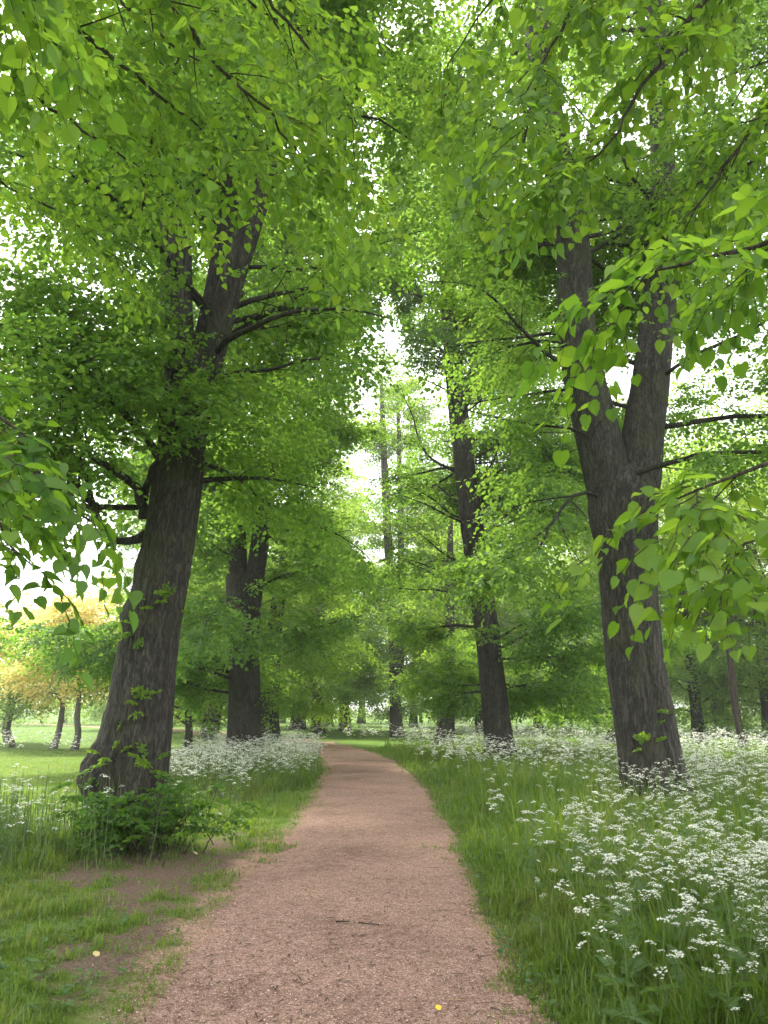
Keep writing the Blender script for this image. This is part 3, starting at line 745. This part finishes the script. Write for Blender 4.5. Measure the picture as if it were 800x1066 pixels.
Y = 13.5
R1_trunk = px_stem([(685, 852, 72), (683, 825, 68), (676, 780, 62), (668, 730, 59), (660, 680, 57), (655, 620, 58), (652, 570, 62), (649, 540, 69), (648, 512, 68), (648, 496, 54), (648, 484, 22)], Y)
R1_stems = [px_stem([(643, 560, 44), (631, 490, 47), (619, 440, 45), (607, 390, 41), (600, 330, 37), (598, 270, 35), (589, 210, 32), (576, 140, 29), (566, 80, 27), (560, 20, 25), (552, -80, 20), (547, -220, 12), (545, -300, 5)], Y, -.06),
            px_stem([(658, 560, 42), (666, 490, 45), (671, 440, 42), (677, 400, 39), (684, 340, 34), (690, 260, 29), (691, 190, 25), (686, 90, 20), (682, -30, 15), (678, -150, 9), (675, -230, 5)], Y, .08)]
R1_extra = [(np.array([at(640, 512, 13.4), at(600, 516, 13.0), at(578, 540, 12.7), at(562, 570, 12.5), at(548, 590, 12.3)]), np.array([.04, .032, .026, .02, .012]))]
big_tree('forked lime tree with a seamed double trunk right of the path', R1_trunk, R1_stems, 60, 5.6, 202, zcam=9.5, rej=.75, gap=[(2, 7.8, -1.3, .8, 1, .99), (7.8, 13, -2.0, .6, .85, 1.0), (4.5, 8.3, .6, 4.5, .25, 1.5), (4.6, 9.6, -3.7, -2.4, .85, 1.6)], zmin=3.6, spread=5.0,
         sector=lambda d: 6.0 if d[0] < .3 else 5.2,
         trunk_kw=dict(sides=150, step=.05, flare=.34, ridge=.030, grooves=[(4.75, .13, .12, .2, 3.2), (5.6, .05, .1, 0, 5), (4.0, .05, .1, 0, 5)], burrs=[(4.4, 1.0, .14, .05), (5.9, 4.3, .16, .07)]),
         shoots=[(672, 777, 12.9, .2, 6), (700, 745, 13.0, .12, 3)], extra=R1_extra)

Y = 24.0
L2_trunk = px_stem([(256, 800, 40), (255, 770, 35), (255, 720, 33), (254, 670, 32), (254, 630, 35), (256, 600, 40)], Y)
L2_stems = [px_stem([(250, 625, 20), (247, 565, 20), (245, 500, 17), (246, 440, 15), (250, 340, 13), (254, 240, 10), (256, 150, 5)], Y, .1),
            px_stem([(261, 625, 20), (271, 565, 19), (277, 500, 15), (288, 400, 13), (298, 300, 10), (304, 220, 5)], Y, -.1)]
big_tree('dark lime tree rising from the cow parsley bed left of the path', L2_trunk, L2_stems, 62, 1.8, 303, zcam=2.5, rej=.4, zmin=1.5, gap=[(0, 2.7, -.7, .7, 1, .99), (4, 7.5, -.7, .9, .85, .99)], spread=5.6, leaf=.12, thick=5, kind='far', trunk_kw=dict(sides=80, step=.1))
Y = 25.0
R2_trunk = px_stem([(524, 800, 36), (521, 780, 31), (517, 745, 28), (512, 700, 26), (505, 640, 25), (496, 580, 24), (488, 520, 23), (481, 460, 21), (474, 400, 19), (470, 350, 17), (464, 260, 14), (459, 180, 10), (456, 110, 4)], Y)
big_tree('tall lime tree leaning left on the right of the path beyond the forked one', R2_trunk, [], 72, 1.8, 404, zcam=2.0, rej=.6, zmin=1.5, gap=[(0, 1.7, -.7, .7, 1, .99), (4.2, 13, -1.7, .5, .95, 1.02), (5.0, 13.5, -9, -1.5, .78, 9)], spread=5.6, leaf=.12, thick=5, kind='far', trunk_kw=dict(sides=80, step=.1))
Y = 36.0
L3_trunk = px_stem([(281, 784, 24), (281, 750, 20), (283, 700, 17), (288, 640, 15), (298, 580, 13), (305, 520, 11), (314, 440, 8), (318, 380, 4)], Y)
big_tree('lime tree half hidden behind the dark one in the left row', L3_trunk, [], 46, 2.0, 505, zcam=2.5, rej=.3, zmin=1.6, spread=5.2, leaf=.14, kind='far', sprays=SPR_FAR, mat=LIME_FAR, limbs=False, trunk_kw=dict(sides=40, step=.2))
Y = 37.0
R3_trunk = px_stem([(463, 783, 22), (464, 765, 19), (465, 730, 17), (467, 680, 14), (468, 620, 10), (469, 560, 6), (470, 520, 3)], Y)
big_tree('lime tree with a short reddish trunk showing right of the path bend', R3_trunk, [], 24, 2.0, 606, zcam=3.0, rej=.3, zmin=1.7, spread=2.9, thick=2, leaf=.14, kind='far', sprays=SPR_FAR, mat=LIME_FAR, limbs=False, trunk_kw=dict(sides=40, step=.2))
Y = 50.0
R4_trunk = px_stem([(414, 772, 15), (412, 740, 12), (410, 680, 10), (406, 600, 9), (402, 520, 8), (399, 450, 6), (397, 390, 3)], Y)
R4_stems = [px_stem([(412, 720, 9), (417, 680, 9), (418, 600, 7), (417, 520, 6), (415, 440, 4), (414, 400, 2)], Y, .1)]
big_tree('slim twin stemmed tree at the path bend in the far middle', R4_trunk, R4_stems, 54, 2.0, 707, zcam=4.0, rej=.7, zmin=1.5, spread=4.4, thick=6, gap=[(3, 20, -.9, .7, .7, .99)], leaf=.16, kind='far', sprays=SPR_FAR, mat=LIME_FAR, limbs=False, trunk_kw=dict(sides=24, step=.3, ridge=.01), dens=.8)

# ---- trees farther off: a few kinds, each copied
def far_kind(name, label, cat, h, r0, spread, n, zlo, seed, mat, bark, leaf=.17, zmin=1.6, group=None, dens=1.0, up=0, bend=.25, thick=4):
    g = np.random.default_rng(seed)
    root = empty(name, (0, 0, 0), label, cat, group)
    zz = np.linspace(-.2, h, 9); P = np.stack([bend*np.cumsum(g.normal(0, .5, 9))*(zz > .5), bend*np.cumsum(g.normal(0, .5, 9))*(zz > .5), zz], -1)
    rad = r0*(1-(np.linspace(0, 1, 9)**1.2)*.93); rad[0] *= 1.25
    bark_tube(P, rad, sides=20, step=.35, ridge=.012, flare=.2, seed=seed).build('trunk', bark, root, smooth=True)
    C, rr = resample(P, rad, .2); anchors = []; wood = MB(); phi = 0
    for k in range(n):
        u = (k+.5)/n; z = zlo+(h-zlo)*u; phi += 2.4+g.normal(0, .3); i = int(np.argmin(np.abs(C[:, 2]-z)))
        el = R(g.uniform(5, 30)+up)+u*R(30); L = spread*(1-.6*u**1.8)*g.uniform(.7, 1.15)
        branch_out(wood, C[i], np.array([math.cos(phi)*math.cos(el), math.sin(phi)*math.cos(el), math.sin(el)]), L, min(.06, rr[i]*.5), g, .3, anchors, sp_step=.5, dens=dens)
    A = np.array([a for a, _ in anchors]); D = np.array([d for _, d in anchors])
    A, D = densify(A, D, thick, g, .4)
    ok = A[:, 2] > zmin; A, D = A[ok], D[ok]
    base = .38+.34*fbm(A[:, 0]*.5, A[:, 1]*.5, A[:, 2]*.5, seed+50, 2)
    lay_sprays(wood, SPR_FAR, A, D, g.uniform(.8, 1.3, len(A)), leaf, 'far', g, base=base, mat=1)
    wood.build('crown', [bark, mat], root)
    return root

gw = random.Random(3)
K1 = far_kind('lime_tree', 'dark far lime trunk left of the twin stemmed tree by the path bend', 'tree', 19, .42, 5.0, 48, 1.8, 811, LIME_FAR, BARK, zmin=1.2)
K2 = far_kind('lime_tree', 'x', 'tree', 17, .38, 4.8, 46, 1.2, 822, LIME_FAR, BARK, zmin=.7)
p = at(360, 757, 64); K1.location = (p[0], 64, 0)
p = at(306, 757, 72); K2.location = (p[0], 72, 0); K2["label"] = 'far lime tree at the vanishing end of the path, leftmost of that row'
G1 = 'trees at the far end of the avenue'
for (x, y, k) in [(7.4, 60, 0), (-4.8, 58, 0), (-10, 46, 0), (-11.5, 52, 1), (4.5, 62, 1), (9.5, 66, 1), (-7.5, 72, 1), (14, 72, 1), (5.5, 74, 0), (-22, 70, 1), (-17, 62, 1), (-13, 84, 1), (-6, 88, 0), (3, 82, 1), (11, 86, 0), (20, 90, 1), (-21, 92, 0), (-3, 105, 0), (9, 108, 1), (-14, 110, 1), (24, 112, 0)]:
    copy_tree([K1, K2][k], (x, y, 0), gw.uniform(0, 6.28), gw.uniform(.9, 1.15), 'green tree closing off the far end of the avenue', G1)
# right hand woodland
for (px, Yy, k, lab) in [(636, 42, 0, 'shaded lime trunk just left of and behind the forked tree'), (727, 36, 1, 'broad trunk in the flowers right of and behind the forked tree'), (797, 36, 0, 'trunk behind the parsley at the right edge of the picture')]:
    p = at(px, 750, Yy); copy_tree([K1, K2][k], (p[0], Yy, 0), gw.uniform(0, 6.28), .75 if Yy < 40 else .95, lab)
G2 = 'trees of the wood beyond the right verge'
for (x, y, k) in [(24, 38, 1), (30, 46, 0), (22, 52, 0), (17, 58, 1), (27, 62, 1), (35, 58, 0), (40, 70, 1), (30, 76, 0), (20, 74, 0), (38, 88, 0), (48, 84, 1)]:
    copy_tree([K1, K2][k], (x, y, 0), gw.uniform(0, 6.28), gw.uniform(.85, 1.1), 'green woodland tree standing beyond the right hand verge', G2)
S1 = far_kind('slender_tree', 'thin bare stemmed young tree in the wood at the right', 'tree', 13, .075, 1.6, 20, 6.0, 833, LIME_FAR, TWIG, leaf=.13, zmin=4, group='thin young trees at the right', dens=.5, up=25, bend=.5, thick=2)
S1.location = (12.2, 27, 0)
for (x, y) in [(13.1, 29), (14.6, 28), (15.5, 31), (14.2, 32), (16.6, 30), (17.6, 33), (18.6, 32), (15.9, 35), (19.6, 36), (13.6, 26.2)]:
    copy_tree(S1, (x, y, 0), gw.uniform(0, 6.28), gw.uniform(.8, 1.15))
# left meadow: golden trees, a small green tree, and the far edge
Y1 = far_kind('golden_tree', 'slim golden leaved tree on the meadow, right one of the pair behind the big trunk', 'tree', 6.6, .16, 2.3, 26, 2.2, 844, GOLD, PALEBARK, leaf=.17, zmin=1.7, dens=.9, up=8, thick=5)
Y1.location = (at(77, 775, 34)[0], 34, 0); Y1.scale = (.9,)*3
copy_tree(Y1, (at(55, 775, 35)[0], 35, 0), 2.0, .86, 'slim golden leaved tree on the meadow, left one of the pair behind the big trunk')
copy_tree(Y1, (at(10, 775, 41)[0], 41, 0), 4.0, .95, 'golden tree farthest left, behind the small green tree on the meadow')
M1 = far_kind('small_tree', 'small bushy green tree standing on the meadow at the left edge', 'tree', 3.6, .12, 1.5, 22, 1.0, 855, LIME_FAR, BARK, leaf=.14, zmin=.9)
M1.location = (at(12, 778, 36)[0], 36, 0)
M2 = far_kind('small_tree', 'low leafy tree hanging to the grass between the two left trunks', 'tree', 7.5, .16, 2.3, 34, .9, 866, LIME_FAR, BARK, leaf=.13, zmin=.5)
M2.location = (at(196, 770, 33)[0], 33, 0)
G3 = 'trees along the far edge of the left meadow'
for (x, y, k, s) in [(-34, 98, 1, .5), (-51, 100, 1, .55), (-60, 98, 0, .5), (-70, 100, 1, .5), (-44, 110, 0, .6), (-24, 104, 1, .6)]:
    copy_tree([K1, K2][k], (x, y, 0), gw.uniform(0, 6.28), s, 'green tree along the far edge of the left meadow', G3)

# undergrowth that closes the views at eye height
def thicket(name, label, area, n, hmin, hmax, seed):
    g = np.random.default_rng(seed); mb = MB()
    A, D = [], []
    for _ in range(n):
        x = g.uniform(area[0], area[1]); y = g.uniform(area[2], area[3]); h = g.uniform(hmin, hmax)*(.6+.8*vnoise(np.array([x*.3]), np.array([y*.3]), None, seed)[0])
        c = np.array([x, y, 0])
        for k in range(16):
            a = g.uniform(0, 6.28); rr = g.uniform(0, .45*h); z = h*math.sqrt(g.random())
            A.append(c+[math.cos(a)*rr, math.sin(a)*rr, z]); D.append([math.cos(a), math.sin(a), g.normal(.1, .3)])
    A, D = np.array(A), np.array(D)
    lay_sprays(mb, SPR_FAR, A, D, g.uniform(.8, 1.4, len(A)), .19, 'far', g, base=np.full(len(A), .5)+g.normal(0, .12, len(A)))
    tag(mb.build(name, LIME_FAR), label, 'undergrowth', kind='stuff')
thicket('undergrowth', 'leafy undergrowth along the far edge of the wood', (-40, 70, 96, 124), 520, 3, 12, 71)
thicket('undergrowth', 'low bushes along the far edge of the left meadow', (-95, -22, 82, 96), 420, 1.5, 4.5, 72)
thicket('undergrowth', 'bushes between the trunks of the right hand wood', (22, 50, 50, 92), 130, 1.5, 4, 73)

# ---- bush at the foot of the leaning tree
def bush():
    g = np.random.default_rng(41); root = empty('shrub', (-2.75, 9.6, 0), 'dark broad leaved bush at the foot of the thick leaning trunk', 'bush')
    mb = MB(); lf = MB(); A, D = [], []
    for k in range(64):
        a = g.uniform(0, 6.28); o = np.array([-2.85+g.normal(0, .38), 9.7+g.normal(0, .28), 0]); h = g.uniform(.35, .85)
        P = grow(o, np.array([math.cos(a)*.5, math.sin(a)*.5, 1]), h, g, .5, .12, .15); tube(mb, P, np.linspace(.007, .003, len(P)), 4)
        for q in range(2, len(P)): A.append(P[q]); D.append([math.cos(a+g.normal(0, .9)), math.sin(a+g.normal(0, .9)), .15])
    mb.build('stem', TWIG, root)
    A, D = np.array(A), np.array(D, float)
    lay_sprays(lf, SPR_NEAR, A, D, g.uniform(.35, .6, len(A)), .085, 'near', g, base=np.full(len(A), .45)+g.normal(0, .15, len(A)))
    lf.build('foliage', DARKLEAF, root)
bush()

# ---- the two nearest trees: trunks beside the viewer, boughs hanging into the picture
def bough(root, pts, rad, seed, leaf, sp_step, tw_len, droop=.5, sc=(.8, 1.2), mat=None, side_len=.9, ztop=99, base0=.5, spread=1.0):
    g = np.random.default_rng(seed); C, rr = resample(np.array(pts), np.array(rad), .12)
    rr = rr*.62; C[2:-1] += g.normal(0, .012, (len(C)-3, 3)); wood = MB(); tube(wood, C, rr, 7); A, D = [], []
    s = .25; sd = 1; S = np.concatenate([[0], np.cumsum(np.linalg.norm(np.diff(C, axis=0), axis=1))])
    while s < S[-1]:
        i = min(int(np.searchsorted(S, s)), len(C)-2); d = unit(C[i+1]-C[i]); side = np.cross(d, [0, 0, 1.0]); side /= np.linalg.norm(side)+1e-6
        a = g.uniform(.5, 1.1); dd = d*math.cos(a)+side*sd*math.sin(a)*spread+np.array([0, 0, g.normal(-.02, .2)])
        l2 = side_len*g.uniform(.5, 1.2)*(1-.4*s/S[-1])
        Q = grow(C[i], dd, l2, g, droop, .10, .12); tube(wood, Q, np.linspace(max(.003, rr[i]*.45), .002, len(Q)), 4)
        m = max(1, int(l2/sp_step)); E = np.gradient(Q, axis=0)
        for q in range(m+1):
            j = min(int((q+.4)/(m+1)*(len(Q)-1)), len(Q)-2); e = unit(E[j]); s2 = np.cross(e, [0, 0, 1.0]); s2 /= np.linalg.norm(s2)+1e-6; aa = g.uniform(-.9, .9)
            A.append(Q[j]); D.append(e*math.cos(aa)+s2*math.sin(aa)+np.array([0, 0, g.normal(-.08, .2)]))
        A.append(Q[-1]); D.append(unit(E[-1])); sd = -sd; s += g.uniform(.16, .30)
    A.append(C[-1]); D.append(unit(C[-1]-C[-2]))
    A, D = np.array(A), np.array(D)
    b = wood.build('bough', TWIG, root, smooth=True)
    lf = MB()
    lay_sprays(lf, SPR_NEAR, A, D, g.uniform(*sc, len(A))*tw_len/.55, leaf, 'near', g, roll=.30, base=base0+.12*g.normal(0, 1, len(A)), twigs=1)
    o = lf.build('foliage', [mat or LIME, TWIG]); o.parent = b
    return len(A)

def near_tree(label, x, y, lean, seed):
    root = empty('lime_tree', (x, y, 0), label, 'tree')
    P = np.array([[x, y, -.15], [x, y, 1.5], [x+lean*.4, y, 4], [x+lean, y, 8], [x+lean*1.2, y, 14]]); bark_tube(P, [.55, .44, .38, .3, .1], sides=80, step=.1, flare=.3, seed=seed).build('trunk', BARK, root, smooth=True)
    g = np.random.default_rng(seed); anchors = []
    for k in range(24):                                         # the high crown, above the picture
        z = g.uniform(9.0, 13.5); phi = k*2.4; el = R(g.uniform(25, 50)); mb = MB()
        branch_out(mb, np.array([x+lean*1.05, y, z]), np.array([math.cos(phi)*math.cos(el), math.sin(phi)*math.cos(el), math.sin(el)]), g.uniform(2.5, 4), .06, g, .12, anchors)
        mb.build('limb', BARK, root, smooth=True)
    A = np.array([a for a, _ in anchors]); D = np.array([d for _, d in anchors]); ok = (A[:, 2] > 10.0) & (np.abs(A[:, 0]-pcx(A[:, 1])) > .9); A, D = A[ok], D[ok]
    mb = MB(); lay_sprays(mb, SPR_MID, A, D, g.uniform(.8, 1.2, len(A)), .085, 'mid', g, base=np.full(len(A), .5)); mb.build('crown', LIME, root)
    return root
TL = near_tree('near lime tree beside the viewer whose boughs hang in at the upper left', -4.2, 2.2, .3, 901)
TR = near_tree('near lime tree beside the viewer whose boughs hang in at the upper right', 4.6, 3.2, -.3, 902)
tl, tr = np.array([-4.05, 2.2, 6.0]), np.array([4.45, 3.2, 6.0])
def pts(start, *q): return [start]+[at(a, b, c) for a, b, c in q]
n = 0
# upper left: a layer of hanging sprays, 3.5 to 5.5 m away
n += bough(TL, pts(tl, (-60, -90, 3.6), (60, 10, 3.9), (160, 95, 4.1), (250, 165, 4.2)), [.07, .04, .028, .018, .008], 1, .080, 0.17, .5, droop=.10)
n += bough(TL, pts(tl, (-20, -190, 3.4), (120, -70, 3.7), (220, 60, 3.9), (290, 130, 4.0), (325, 185, 4.1)), [.07, .04, .028, .018, .012, .006], 2, .080, 0.17, .5, droop=.10)
n += bough(TL, pts(tl, (40, -260, 3.6), (190, -110, 4.0), (290, 10, 4.3), (345, 80, 4.4), (372, 130, 4.4)), [.07, .04, .028, .018, .012, .006], 3, .080, 0.17, .5, droop=.10)
n += bough(TL, pts(tl, (-160, 20, 4.2), (-20, 70, 4.6), (80, 130, 4.9), (170, 190, 5.0)), [.07, .04, .028, .018, .008], 4, .080, 0.18, .5, droop=.10)
n += bough(TL, pts(tl, (-40, -140, 4.6), (80, -40, 5.0), (170, 40, 5.2), (260, 90, 5.4)), [.07, .04, .028, .018, .008], 5, .080, 0.18, .5, droop=.10)
n += bough(TL, pts(tl, (-180, 130, 5.2), (-40, 170, 5.6), (60, 220, 5.9), (130, 275, 6.0)), [.06, .035, .022, .014, .006], 6, .080, .26, .5, droop=.3)
n += bough(TL, pts(tl, (20, -200, 4.8), (160, -80, 5.2), (260, 0, 5.4), (330, 50, 5.6)), [.07, .04, .028, .018, .008], 12, .080, 0.18, .5, droop=.10)
# the corner sprig close to the eye, and the low sprig at mid left, its shade put into darker leaf tones
n += bough(TL, pts(np.array([-3.9, 2.2, 4.6]), (-180, -190, 1.9), (-85, -105, 1.75), (-25, -55, 1.7), (25, -25, 1.7)), [.04, .02, .012, .008, .004], 7, .080, .22, .34, droop=.12, side_len=.34)
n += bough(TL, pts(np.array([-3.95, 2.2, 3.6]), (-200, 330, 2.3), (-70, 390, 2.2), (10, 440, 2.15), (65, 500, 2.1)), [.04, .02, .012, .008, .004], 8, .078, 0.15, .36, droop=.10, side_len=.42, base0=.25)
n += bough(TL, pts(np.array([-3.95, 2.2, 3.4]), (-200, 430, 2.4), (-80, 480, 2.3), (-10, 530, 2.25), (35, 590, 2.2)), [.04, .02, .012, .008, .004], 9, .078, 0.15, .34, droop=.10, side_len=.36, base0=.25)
# upper right
n += bough(TR, pts(tr, (880, -130, 3.4), (770, -40, 3.3), (690, 60, 3.2), (640, 140, 3.2), (590, 185, 3.2)), [.07, .04, .028, .018, .010, .005], 21, .085, 0.125, .44, droop=.10, side_len=.65)
n += bough(TR, pts(tr, (820, -220, 3.5), (700, -110, 3.5), (610, -20, 3.5), (560, 80, 3.4), (545, 150, 3.4)), [.07, .04, .028, .018, .010, .005], 22, .085, 0.15, .48, droop=.10)
n += bough(TR, pts(tr, (760, -260, 4.2), (640, -140, 4.3), (540, -40, 4.4), (490, 30, 4.4), (465, 70, 4.4)), [.07, .04, .028, .018, .010, .005], 23, .082, 0.16, .48, droop=.10)
n += bough(TR, pts(tr, (930, 0, 3.3), (840, 70, 3.2), (780, 140, 3.1), (740, 195, 3.1), (715, 225, 3.1)), [.07, .04, .028, .018, .010, .005], 24, .085, 0.13, .40, droop=.10, side_len=.5)
n += bough(TR, pts(tr, (960, 60, 3.9), (860, 110, 4.0), (780, 170, 4.1), (710, 200, 4.2)), [.07, .04, .028, .018, .006], 25, .082, 0.16, .48, droop=.10)
# right, lower: the bough across the fork, shade put into its darker leaf colour, and the one in front of the trunk
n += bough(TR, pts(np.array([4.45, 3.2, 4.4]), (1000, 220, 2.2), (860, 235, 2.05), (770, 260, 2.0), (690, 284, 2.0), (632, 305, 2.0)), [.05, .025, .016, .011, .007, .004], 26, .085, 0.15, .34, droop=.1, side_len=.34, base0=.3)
n += bough(TR, pts(np.array([4.45, 3.2, 3.4]), (1000, 420, 2.2), (890, 455, 2.1), (815, 475, 2.05), (765, 485, 2.0), (715, 510, 2.0), (685, 528, 2.0)), [.05, .025, .016, .011, .008, .006, .003], 27, .074, 0.13, .34, droop=.10, side_len=.42, base0=.4)
n += bough(TR, pts(np.array([4.45, 3.2, 3.2]), (1000, 500, 2.5), (910, 525, 2.45), (845, 545, 2.4), (785, 565, 2.4), (745, 588, 2.4)), [.05, .025, .016, .011, .007, .003], 28, .074, 0.13, .34, droop=.10, side_len=.42, base0=.6)
print('near sprays', n)

# ---- sticks and fallen leaves on the ground
def stick(label, px, py, ln, ang, rad, crook):
    d = 1.6/math.tan(math.atan((py-533)/F)-PITCH); p = at(px, py, d); x, y = p[0], d
    c, s = math.cos(ang), math.sin(ang); t = np.linspace(-.5, .5, 7); w = crook*np.array([0, .4, .1, .5, -.2, .3, 0])
    P = np.stack([x+c*t*ln-s*w*ln, y+s*t*ln+c*w*ln, .037+rad+0*t], -1); o = MB(); tube(o, P, np.linspace(rad, rad*.5, 7), 6)
    P2 = np.array([P[3], P[3]+[c*.12*ln-s*.2*ln, s*.12*ln+c*.2*ln, .012]]); tube(o, P2, [rad*.7, rad*.3], 5)
    tag(o.build('stick', STICK, smooth=True), label, 'stick')
stick('thin dark stick on the gravel path, right one of two', 384, 968, .17, -.35, .0055, .12)
stick('short curved dark stick on the gravel path, left one of two', 357, 966, .10, .15, .007, .35)
def fallen(label, px, py, size, var, rz):
    d = 1.6/math.tan(math.atan((py-533)/F)-PITCH); p = at(px, py, d)
    tv, tf = LEAF['near']; Rm = rot_from(np.array([rz]), np.array([-.35]), np.array([.5]))[0]
    V = (tv*size) @ Rm.T + np.array([p[0], d, float(gz(np.array([p[0]]), np.array([d]))[0])+.045])
    mb = MB(); mb.add(V, tf, var); tag(mb.build('fallen_leaf', FALLEN), label, 'leaf')
fallen('yellow fallen leaf on the gravel at the bottom edge', 455, 1060, .035, 0, .5)
fallen('pale fallen leaf on the bare soil of the left verge', 98, 1003, .05, .6, 1.2)
fallen('buff fallen leaf on the soil right of the bush', 203, 893, .10, .7, 2.2)

# ------------------------------------------------------------------ haze, added to lay a pale veil over the distance
def haze():
    mb = MB(); x0, x1, y0, y1, z0, z1 = -1000, 1000, -600, 1700, -1.5, 34
    V = [(x, y, z) for z in (z0, z1) for y in (y0, y1) for x in (x0, x1)]
    mb.add(V, [np.array([[0, 2, 3, 1], [4, 5, 7, 6], [0, 1, 5, 4], [2, 6, 7, 3], [0, 4, 6, 2], [1, 3, 7, 5]])])
    m, N, Lk, out = newmat('haze'); v = N.new('ShaderNodeVolumePrincipled'); v.inputs['Color'].default_value = (.98, .98, .94, 1); v.inputs['Density'].default_value = HAZE; v.inputs['Anisotropy'].default_value = .35
    Lk.new(v.outputs[0], out.inputs['Volume']); tag(mb.build('haze', m), 'thin haze added between the trees as a pale veil', 'haze', kind='stuff')
HAZE = .0011
if HAZE: haze()
# ------------------------------------------------------------------ light and sky
SUN_EL, SUN_AZ = R(58), R(-28)          # ahead of the viewer, a little to the left
w = bpy.data.worlds.new("World"); scene.world = w; w.use_nodes = True
N, Lk = w.node_tree.nodes, w.node_tree.links; N.clear()
sky = N.new('ShaderNodeTexSky'); sky.sky_type = 'NISHITA'; sky.sun_disc = False; sky.sun_elevation = SUN_EL; sky.sun_rotation = SUN_AZ; sky.dust_density = 3.0; sky.air_density = 1.0
hs = N.new('ShaderNodeHueSaturation'); hs.inputs['Saturation'].default_value = .30; Lk.new(sky.outputs[0], hs.inputs['Color'])
tc = N.new('ShaderNodeTexCoord'); nz = N.new('ShaderNodeTexNoise'); nz.inputs['Scale'].default_value = 2.4; nz.inputs['Detail'].default_value = 6; Lk.new(tc.outputs['Generated'], nz.inputs['Vector'])
cr = ramp(N, [(.30, (0, 0, 0)), (.62, (1, 1, 1))]); Lk.new(nz.outputs[0], cr.inputs[0])
mix = N.new('ShaderNodeMix'); mix.data_type = 'RGBA'; Lk.new(cr.outputs[0], mix.inputs['Factor']); Lk.new(hs.outputs[0], mix.inputs[6]); mix.inputs[7].default_value = (12.5, 12.7, 13.0, 1)
bg = N.new('ShaderNodeBackground'); bg.inputs['Strength'].default_value = .10; Lk.new(mix.outputs[2], bg.inputs[0])
wo = N.new('ShaderNodeOutputWorld'); Lk.new(bg.outputs[0], wo.inputs[0])
sd = bpy.data.lights.new('sun', 'SUN'); sd.energy = 3.0; sd.angle = R(9); sd.color = (1, .95, .86)
so = bpy.data.objects.new('sun', sd); COL.objects.link(so); so.location = (0, 0, 40)
dirv = Vector((math.sin(SUN_AZ)*math.cos(SUN_EL), math.cos(SUN_AZ)*math.cos(SUN_EL), math.sin(SUN_EL)))
so.rotation_euler = dirv.to_track_quat('Z', 'Y').to_euler()

scene.view_settings.view_transform = 'Standard'; scene.view_settings.look = 'None'; scene.view_settings.gamma = 1.0; scene.view_settings.use_curve_mapping = False
scene.view_settings.exposure = 1.85
c = scene.cycles
c.max_bounces = 6; c.diffuse_bounces = 5; c.glossy_bounces = 2; c.transmission_bounces = 6; c.transparent_max_bounces = 4; c.caustics_reflective = False; c.caustics_refractive = False
c.volume_bounces = 0; c.use_denoising = True; c.sample_clamp_indirect = 6
